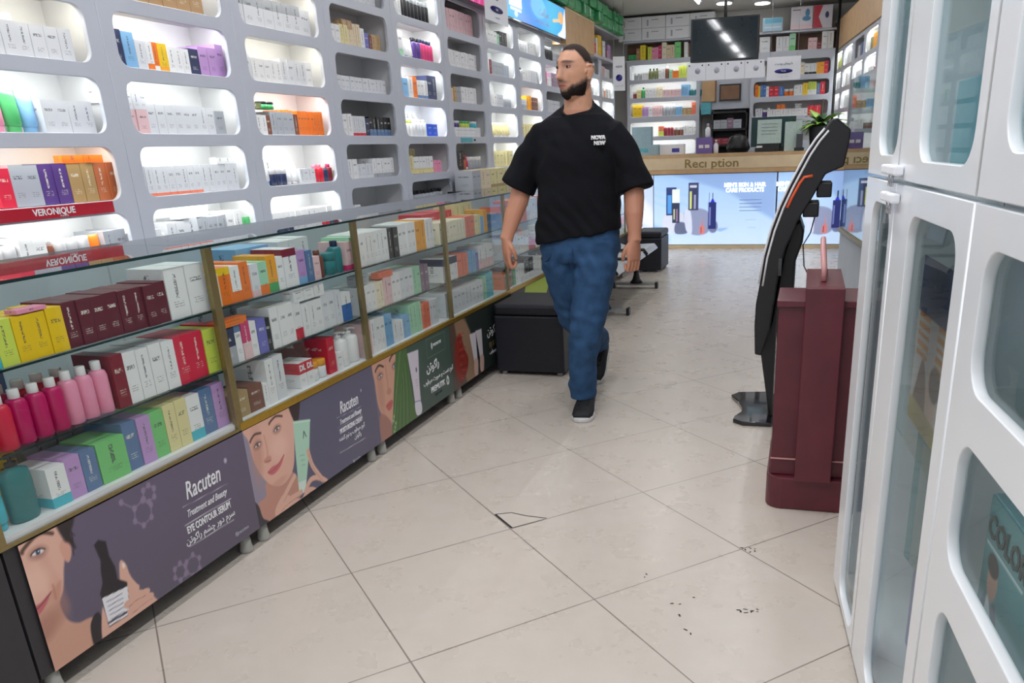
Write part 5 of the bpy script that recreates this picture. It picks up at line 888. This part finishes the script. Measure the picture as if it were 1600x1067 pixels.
def head_local(co):  # world -> head axes (x his left, y front, z up)
    d = co-HC; fx, fy = sin(YAW), -cos(YAW); return Vector((d.x*(-fy)+d.y*fx, d.x*fx+d.y*fy, d.z))
def head_world(x, y, z):
    fx, fy = sin(YAW), -cos(YAW); return HC+Vector((x*(-fy)+y*fx, x*fx+y*fy, z))
def gs(x, c, s): return math.exp(-((x-c)/s)**2)
def head_point(az, el):   # az 0 = front, el elevation
    ce = cos(el)**(.74 if el < 0 else .88); x = sin(az)*ce; y = cos(az)*ce; z = sin(el)
    X = x*.0745; Y = y*(.092 if y > 0 else .097); Z = z*(.118 if z > 0 else .128)
    if Z < 0:
        k = -Z/.128; X *= 1-.25*k**1.3; Y = Y*(1+.02*k) if y > 0 else Y*(1-.50*k)
    if Z > .05: Y -= max(0, Y)*(Z-.05)*1.7
    if y > 0: Y = Y*(1-.10*abs(x)**2)+.004*y
    fr = max(0, y)
    # features
    Y += fr*(.018*gs(X, 0, .0115)*gs(Z, -.024, .014)+.012*gs(X, 0, .009)*gs(Z, .000, .024)+.008*gs(X, 0, .019)*gs(Z, -.027, .009))
    Y += fr*(.006*gs(abs(X), .028, .022)*gs(Z, .040, .010)+.003*gs(X, 0, .03)*gs(Z, .038, .014))
    Y -= fr*(.013*gs(abs(X), .031, .015)*gs(Z, .020, .011))
    Y += fr*(.004*gs(abs(X), .046, .018)*gs(Z, -.012, .018))
    Y += fr*(.008*gs(X, 0, .020)*gs(Z, -.054, .006)+.009*gs(X, 0, .018)*gs(Z, -.066, .006)-.004*gs(X, 0, .02)*gs(Z, -.0605, .0022)-.003*gs(X, 0, .018)*gs(Z, -.077, .006))
    Y += fr*(.013*gs(X, 0, .026)*gs(Z, -.106, .018))
    X += math.copysign(1, x)*(.004*gs(Z, -.065, .03))*(1-fr) if x else 0
    return X, Y, Z
sk = MB(); nA, nE = 120, 110; vs = []; fs = []
for j in range(nE+1):
    el = -pi/2+pi*j/nE
    for i in range(nA): vs.append(head_world(*head_point(2*pi*i/nA-pi, max(-pi/2+.01, min(pi/2-.01, el)))))
for j in range(nE): fs += [(j*nA+i, j*nA+(i+1) % nA, (j+1)*nA+(i+1) % nA, (j+1)*nA+i) for i in range(nA)]
fs += [tuple(range(nA-1, -1, -1)), tuple(range(nE*nA, nE*nA+nA))]; sk.add(vs, fs)
for s in (-1, 1):   # ears
    e = [head_world(s*(.0745+.011*sin(pi*min(1, k/4.2))), -.012+dy, -.004+dz) for k, (dy, dz) in enumerate(((.004, .026), (-.010, .033), (-.024, .026), (-.028, .008), (-.020, -.014), (-.008, -.030), (.002, -.030)))]
    sk.tube(e, [.0055, .0062, .0065, .0065, .0065, .0068, .006], 8); sk.tube([head_world(s*.070, -.012, .020), head_world(s*.079, -.022, .006), head_world(s*.074, -.014, -.022)], [.009, .012, .009], 8, ell=.5)
    sk.tube([head_world(s*.0765, .002, .006), head_world(s*.0775, .001, -.008)], [.005, .005], 7)
# neck, trunk, arms, legs form one body with the head
rings(sk, [(-1.095, 4.02, 1.36, .15, .09), (-1.092, 4.025, 1.42, .13, .07), (-1.088, 4.02, 1.465, .085, .068), (-1.085, 4.02, 1.51, .069, .066), (-1.084, 4.02, 1.56, .066, .068), (-1.082, 4.015, 1.62, .06, .064)])
rings(sk, [(-1.10, 4.02, .80, .13, .10, 2.3), (-1.10, 4.02, .95, .15, .11, 2.3), (-1.10, 4.02, 1.1, .145, .105, 2.3), (-1.10, 4.02, 1.3, .165, .11, 2.4), (-1.095, 4.02, 1.40, .15, .08, 2.2), (-1.092, 4.025, 1.46, .09, .06)])
AL = [(-1.24, 4.02, 1.40), (-1.33, 4.03, 1.30), (-1.392, 4.02, 1.15), (-1.405, 4.0, 1.09), (-1.43, 3.975, 1.02), (-1.452, 3.945, .935), (-1.462, 3.935, .905)]
AR_ = [(-.95, 4.02, 1.40), (-.865, 4.04, 1.30), (-.822, 4.03, 1.15), (-.815, 4.01, 1.09), (-.812, 3.99, 1.02), (-.808, 3.975, .925), (-.808, 3.97, .893)]
for P in (AL, AR_): sk.tube(P, [(.040, .040), (.045, .047), (.047, .050), (.046, .050), (.042, .046), (.028, .033), (.027, .036)], 16, up=(0, -1, 0))
def hand(W_, side, open_):      # side +1: thumb side towards +x; s_ runs little finger to index, c_ is where the palm faces
    W_ = Vector(W_); s_ = Vector((.62*side, -.78, 0)); c_ = Vector((.78*side, .62, 0)); D = Vector((0, -.05, -1))
    P = lambda a, b, c: W_+s_*a+c_*b+D*c
    sk.tube([P(0, 0, -.012), P(0, 0, .03), P(.001, .002, .065), P(.001, .004, .090)], [(.030, .023), (.038, .019), (.043, .018), (.041, .015)], 14, up=s_)
    for k in range(4):
        a = -.031+k*.0207; L = (.78, .95, 1, .92)[k]; r = (.0082, .0092, .0097, .0093)[k]; q = open_*(1-.1*k)
        sk.tube([P(a, .002, .082), P(a*1.02, .006, .105+.012*L), P(a, .018-.006*q, .122+.014*L+.008*q), P(a*.96, .036-.008*q, .118+.006*L+.02*q), P(a*.92, .044-.008*q, .100+.012*q)], [r*1.1, r*1.04, r, r*.92, r*.8], 9)
    sk.tube([P(.022, .006, .012), P(.043, .016, .038), P(.048, .028, .066), P(.040, .038, .094)], [.0145, .0128, .0112, .0092], 9)
hand(AL[-1], 1, .4); hand(AR_[-1], -1, 1)
F_TOE = Vector((-1.055, 3.80, 0))
LEGF = [(-1.01, 4.02, .86), (-1.03, 3.97, .66), (-1.062, 3.93, .47), (-1.082, 3.95, .30), (-1.095, 3.99, .11)]
LEGR = [(-1.19, 4.03, .86), (-1.185, 4.07, .66), (-1.175, 4.15, .47), (-1.17, 4.40, .35), (-1.165, 4.64, .24)]
for P in (LEGF, LEGR): sk.tube(P, [(.075, .085), (.07, .08), (.055, .06), (.05, .055), (.036, .042)], 14)
sk.tube([LEGF[-1], (-1.085, 3.97, .05), (-1.07, 3.88, .03)], [.036, .03, .02], 12); sk.tube([LEGR[-1], (-1.163, 4.64, .16), (-1.16, 4.58, .09)], [.036, .03, .02], 12)
me = voxel(sk, .0042, 2, 'person_body')
# skin colour: beard shadow, brows, lips and painted-in shade follow the head
def hair_f(x, y, z):      # 0 skin .. 1 full hair, with a faded edge at the temples and round the ears
    x = abs(x)
    if y > .035: line, f = .084+.16*max(0, x-.035)+.25*max(0, y-.075), .010
    elif y > -.002: line, f = .078-(.035-y)*1.35, .016
    elif y > -.030: line, f = .030, .014
    else: line, f = .012-.75*(-y-.030), .022
    return (z-line)/f
def beard_f(x, y, z):
    x = abs(x)
    if y < -.018: return 0
    if y > .055: up, f = min(-.050, -.075+.85*max(0, x-.018)), .012
    else: up, f = -.050+.030*(.055-y)/.06, .022
    up = min(up, -.018)
    low = 1 if z > -.098 or y > .05 else max(0, 1-(-.098-z)/.006)
    return max(0, (up-z)/f)*low*min(1, (y+.018)/.012)
ca = me.color_attributes.new('paint', 'FLOAT_COLOR', 'POINT'); buf = np.ones((len(me.vertices), 4)); SKN = np.array((204, 152, 124.)); SKN2 = np.array((196, 138, 112.))
def mixc(a, b, k): return a*(1-k)+np.array(b, float)*k
hairV = set(); beardV = set()
for i, v in enumerate(me.vertices):
    c = SKN2.copy()
    if v.co.z > 1.50:
        p = head_local(v.co); c = SKN.copy()*(1+.03*noise.noise(v.co*60)); ax = abs(p.x)
        if p.y > .02:
            c = mixc(c, (62, 44, 38), .92*math.exp(-((p.z-.041+.10*max(0, ax-.03))/.0055)**4)*math.exp(-((ax-.032)/.021)**4))
            c = mixc(c, (158, 92, 88), .9*math.exp(-((p.z+.060)/.009)**4)*math.exp(-(ax/.023)**4)); c = mixc(c, (150, 108, 92), .75*math.exp(-((p.z-.021)/.015)**2)*math.exp(-((ax-.031)/.022)**2))  # lip colour, then shade of the eye sockets painted into the skin
            c = mixc(c, (112, 72, 60), .8*math.exp(-((p.z+.0375)/.0045)**2)*math.exp(-(ax/.017)**4)); c = mixc(c, (150, 104, 88), .5*math.exp(-((p.z+.010)/.03)**2)*math.exp(-((ax-.016)/.006)**2))  # painted shade under the nose and along its sides
            c = mixc(c, (100, 56, 50), .8*math.exp(-((p.z+.0605)/.002)**2)*math.exp(-(ax/.02)**4))
        nz_ = noise.noise(v.co*110)*.004+noise.noise(v.co*40)*.003
        m_ = beard_f(p.x, p.y, p.z+nz_); c = mixc(c, (44, 34, 32), .93*min(1, max(0, m_)))
        mu = math.exp(-((p.z+.045)/.0065)**4)*math.exp(-((ax)/.034)**6)*(p.y > .05)*.5; c = mixc(c, (60, 44, 38), mu)
        c = mixc(c, (52, 40, 35), .93*min(1, max(0, hair_f(p.x, p.y, p.z+nz_))))
    buf[i, :3] = lin(tuple(np.clip(c, 0, 255)))[:3]
ca.data.foreach_set('color', buf.ravel())
MAT['skin'] = paint_mat('skin', rough=.5); MAT['skin'].node_tree.nodes['Principled BSDF'].inputs['Subsurface Weight'].default_value = .08; MAT['skin'].node_tree.nodes['Principled BSDF'].inputs['Subsurface Scale'].default_value = .01
me.materials.append(MAT['skin']); body = bpy.data.objects.new('person_body', me); COL.objects.link(body); body.parent = man; body.matrix_parent_inverse = Matrix.Translation((1.08, -4.0, 0))
def keep(o): o.parent = man; o.matrix_parent_inverse = Matrix.Translation((1.08, -4.0, 0)); return o
# hair and beard as thin shells of their own over the head
def shell(name, test, off, mat):
    b = MB(); idx = {}
    H = [[head_point(2*pi*i/nA-pi, -pi/2+.02+(pi-.04)*j/nE) for i in range(nA)] for j in range(nE+1)]
    for j in range(nE):
        for i in range(nA):
            q = [H[j][i], H[j][(i+1) % nA], H[j+1][(i+1) % nA], H[j+1][i]]
            if all(test(*p) > 0 for p in q):
                ids = []
                for p, key in zip(q, ((j, i), (j, (i+1) % nA), (j+1, (i+1) % nA), (j+1, i))):
                    if key not in idx:
                        r = Vector(p); n_ = Vector((p[0]/.0755**2, p[1]/.096**2, p[2]/.118**2)).normalized(); w_ = min(1, test(*p)/.012); nn = noise.noise(r*160)*.0008
                        idx[key] = len(b.v); b.v.append(tuple(head_world(*(r+n_*(-.001+(off+.001)*w_+nn)))))
                    ids.append(idx[key])
                b.f.append(tuple(ids)); b.mi.append(0); b.sm.append(True)
    return keep(b.obj(name, mat))
MAT['hair'] = pm('short_dark_hair', (58, 47, 43), .75, var=.25, scale=400, bump=.5, spec=.15); MAT['beard'] = pm('short_dark_beard', (40, 32, 30), .8, var=.25, scale=500, bump=.5, spec=.15)
shell('hair', lambda x, y, z: (hair_f(x, y, z)-.55)*.012, .0020, 'hair')
shell('beard', lambda x, y, z: (beard_f(x, y, z)-.85)*.012, .0028, 'beard')
b = MB()
for s in (-1, 1):
    c = head_world(s*.0315, .0690, .0200); b.lathe([(.0008, -.0115), (.006, -.0098), (.010, -.0057), (.0115, 0), (.010, .0057), (.006, .0098), (.0008, .0115)], tuple(c), 14)
keep(b.obj('eyeball', pm('eye_white', (206, 198, 192), .2)))
b = MB()
for s in (-1, 1):
    c = head_world(s*.0315, .0690, .0200); d = (head_world(s*.0315+.0, .0820, .0195)-c); b.tube([c+d*.66, c+d*.94], [.0066, .0050], 12)
keep(b.obj('iris', pm('dark_brown_iris', (36, 24, 20), .15)))
# t-shirt
def wr(me, f):
    n = len(me.vertices); C = np.empty(n*3); N = np.empty(n*3); me.vertices.foreach_get('co', C); me.vertex_normals.foreach_get('vector', N)
    C = C.reshape(-1, 3); N = N.reshape(-1, 3); me.vertices.foreach_set('co', np.array([f(Vector(c), Vector(k)) for c, k in zip(C, N)]).ravel()); me.update()
ts = MB()
rings(ts, [(-1.103, 4.02, .912, .214, .150, 2.5, .17), (-1.103, 4.02, .95, .215, .148, 2.5, .13), (-1.10, 4.02, 1.02, .209, .142, 2.5, .06), (-1.097, 4.02, 1.15, .206, .140, 2.5), (-1.095, 4.02, 1.27, .212, .140, 2.5), (-1.093, 4.02, 1.36, .212, .132, 2.4), (-1.092, 4.02, 1.42, .205, .115, 2.3), (-1.091, 4.02, 1.462, .168, .092, 2.2), (-1.087, 4.018, 1.490, .120, .084, 2), (-1.085, 4.016, 1.508, .092, .079, 2), (-1.084, 4.014, 1.521, .079, .075, 2)], 40)
SLL = [(-1.18, 4.02, 1.41), (-1.262, 4.02, 1.39), (-1.315, 4.025, 1.315), (-1.372, 4.03, 1.23), (-1.415, 4.02, 1.150)]
SLR = [(-1.0, 4.02, 1.41), (-.922, 4.02, 1.39), (-.872, 4.03, 1.30), (-.835, 4.03, 1.21), (-.812, 4.02, 1.130)]
for P in (SLL, SLR): ts.tube(P, [(.070, .060), (.082, .070), (.086, .076), (.090, .084), (.094, .092)], 24, up=(0, -1, 0))
me = voxel(ts, .006, 12, 'tshirt')
def fold(co, n):
    z = co.z
    if z > 1.475: co.z += (co.y-4.02)*.60*min(1, (z-1.475)/.045)
    s = noise.noise(Vector((co.x*5, co.y*5, z*7)))*.012+noise.noise(Vector((co.x*13+z*9, co.y*12, z*11)))*.009
    if z < 1.2: s += .004*sin((co.x*1.2+z)*60+3*noise.noise(co*6))*max(0, 1-abs(z-1.0)/.18)
    s += .004*sin((abs(co.x+1.09)*.9+z*.55)*85)*math.exp(-((abs(co.x+1.09)-.19)/.05)**2)*math.exp(-((z-1.27)/.09)**2)
    return co+n*s
wr(me, fold); me.materials.append(pm('black_cotton', (17, 18, 24), .85, var=.15, scale=200, spec=.2)); o = bpy.data.objects.new('tshirt', me); COL.objects.link(o); keep(o)
b = MB(); b.tube([(-1.085+.077*cos(a), 4.013+.074*sin(a), 1.514+.045*sin(a)) for a in [2*pi*i/28 for i in range(29)]], .0045, 8); keep(b.obj('collar', pm('black_rib_knit', (14, 15, 20), .9)))
LM = Matrix(((1, 0, 0, -.957), (0, 0, -1, 3.886), (0, 1, 0, 1.360), (0, 0, 0, 1)))
for s_, dx, dz in (('NOVA', 0, .012), ('NEW', .006, -.012)): o = text('lettering', s_, LM @ Matrix.Translation((dx, dz, 0)) @ Matrix.Rotation(-.12, 4, 'Y'), .024, 'lettwhite', None, bold=.0008, ext=.006); keep(o)
# jeans
jn = MB()
rings(jn, [(-1.10, 4.02, .79, .185, .125, 2.3), (-1.10, 4.02, .84, .205, .138, 2.4), (-1.10, 4.02, .93, .200, .135, 2.4), (-1.10, 4.02, 1.0, .188, .125, 2.4)], 36)
jn.tube([(-1.005, 4.01, .88), (-1.015, 3.985, .76), (-1.028, 3.96, .64), (-1.052, 3.935, .50), (-1.070, 3.94, .38), (-1.085, 3.965, .24), (-1.095, 3.985, .13), (-1.096, 3.985, .082)], [(.108, .125), (.108, .118), (.102, .108), (.090, .095), (.082, .090), (.074, .085), (.071, .084), (.068, .08)], 24, up=(1, 0, 0))
jn.tube([(-1.195, 4.02, .88), (-1.19, 4.03, .76), (-1.185, 4.06, .64), (-1.178, 4.12, .50), (-1.174, 4.25, .42), (-1.17, 4.43, .335), (-1.165, 4.59, .26), (-1.164, 4.63, .225)], [(.108, .125), (.106, .118), (.100, .108), (.088, .095), (.080, .088), (.072, .08), (.068, .078), (.066, .076)], 24, up=(1, 0, 0))
me = voxel(jn, .006, 4, 'jeans')
def foldj(co, n):
    s = noise.noise(co*6)*.008+noise.noise(Vector((co.x*14, co.y*14, co.z*22)))*.008
    s += .0035*sin(co.z*75+co.x*30+3*noise.noise(co*7))*(math.exp(-((co.z-.48)/.09)**2)+math.exp(-((co.z-.15)/.06)**2))
    s += .004*sin((co.z*.5+abs(co.x+1.1))*90)*math.exp(-((co.z-.78)/.06)**2)
    return co+n*s
wr(me, foldj); me.materials.append(pm('blue_denim', (50, 82, 120), .8, var=.14, scale=18, bump=.2, spec=.2)); o = bpy.data.objects.new('jeans', me); COL.objects.link(o); keep(o)
b = MB()
for s in (-1, 1):      # upper lids and brows
    b.tube([head_world(s*(.0315+.0135*cos(a)), .0795-.006*cos(a)**2, .0212+.0052*sin(a)) for a in (pi, .8*pi, .6*pi, .4*pi, .2*pi, 0)], .0030, 7); b.tube([head_world(s*(.0315+.012*cos(a)), .0775-.006*cos(a)**2, .0188+.0050*sin(a)) for a in (-pi, -.75*pi, -.5*pi, -.25*pi, 0)], .0024, 7)
o = keep(b.obj('eyelid', pm('eyelid_skin', (158, 110, 90), .5)))
b = MB(); b.tube([(-1.10, 3.878, .868), (-1.104, 3.868, .82), (-1.108, 3.878, .775)], .004, 6); b.tube([(-1.21+.0, 3.905, .845), (-1.235, 3.915, .81), (-1.27, 3.945, .795)], .003, 6); b.tube([(-.985, 3.905, .86), (-.965, 3.915, .82), (-.93, 3.945, .80)], .003, 6); keep(b.obj('seams', pm('denim_stitching', (30, 56, 92), .8)))
def shoe(M_, lab):
    t = MB(); Rg = []
    prof = [(-.135, .030, .045, .05), (-.11, .038, .06, .075), (-.06, .041, .058, .085), (-.01, .044, .050, .072), (.05, .049, .036, .052), (.10, .048, .028, .040), (.135, .036, .022, .028)]
    vs = []; fs = []; n = 18
    for (y, rx, cz, rz) in prof:
        for i in range(n): a = 2*pi*i/n; vs.append((rx*1.15*cos(a), y, max(.022, cz*1.05+rz*.64*sin(a))))
    for k in range(len(prof)-1): fs += [(k*n+i, k*n+(i+1) % n, (k+1)*n+(i+1) % n, (k+1)*n+i) for i in range(n)]
    fs += [tuple(range(n-1, -1, -1)), tuple(range((len(prof)-1)*n, len(prof)*n))]; t.add(vs, fs, 0, True)
    up = t.obj('shoe', pm('black_knit_shoe', (20, 22, 30), .7, var=.5, scale=120), None, M=M_); keep(up); up.matrix_world = M_
    s = MB(); P = [(.046*sx*w, y) for sx in (1,) for y, w in ((-.148, .3), (-.13, .8), (-.06, 1.02), (.0, 1.1), (.06, 1.26), (.11, 1.2), (.14, .85), (.152, .3))]; P = P+[(-x, y) for x, y in reversed(P)]; n = len(P)
    s.add([(x, y, 0) for x, y in P]+[(x*1.03, y, .024) for x, y in P], [tuple(range(n)), tuple(range(2*n-1, n-1, -1))]+[(i, i+n, (i+1) % n+n, (i+1) % n) for i in range(n)]); so = s.obj('sole', pm('white_rubber_sole', (214, 214, 216), .5) if 'whs' not in MAT else MAT['whs'], None, bevel=.006); so.parent = up
    l = MB(); rr_ = random.Random(5); [l.box(x-.004, x+.004, y-.003, y+.003, z, z+.003) for x, y, z in [(rr_.uniform(-.03, .03), y0, .105-abs(y0+.02)*.45) for y0 in (-.01, .01, .03, .05, .075, .095)]]
    l.box(-.028, .028, .0, .006, .078, .094).box(-.028, .028, .025, .031, .066, .082).box(-.026, .026, .05, .056, .054, .070); lo = l.obj('laces', 'black', None); lo.parent = up
shoe(Matrix.Translation((-1.075, 3.935, 0)) @ Matrix.Rotation(pi+.12, 4, 'Z'), 0)
shoe(Matrix.Translation((-1.160, 4.62, .085)) @ Matrix.Rotation(pi-.05, 4, 'Z') @ Matrix.Rotation(-.60, 4, 'X'), 1)
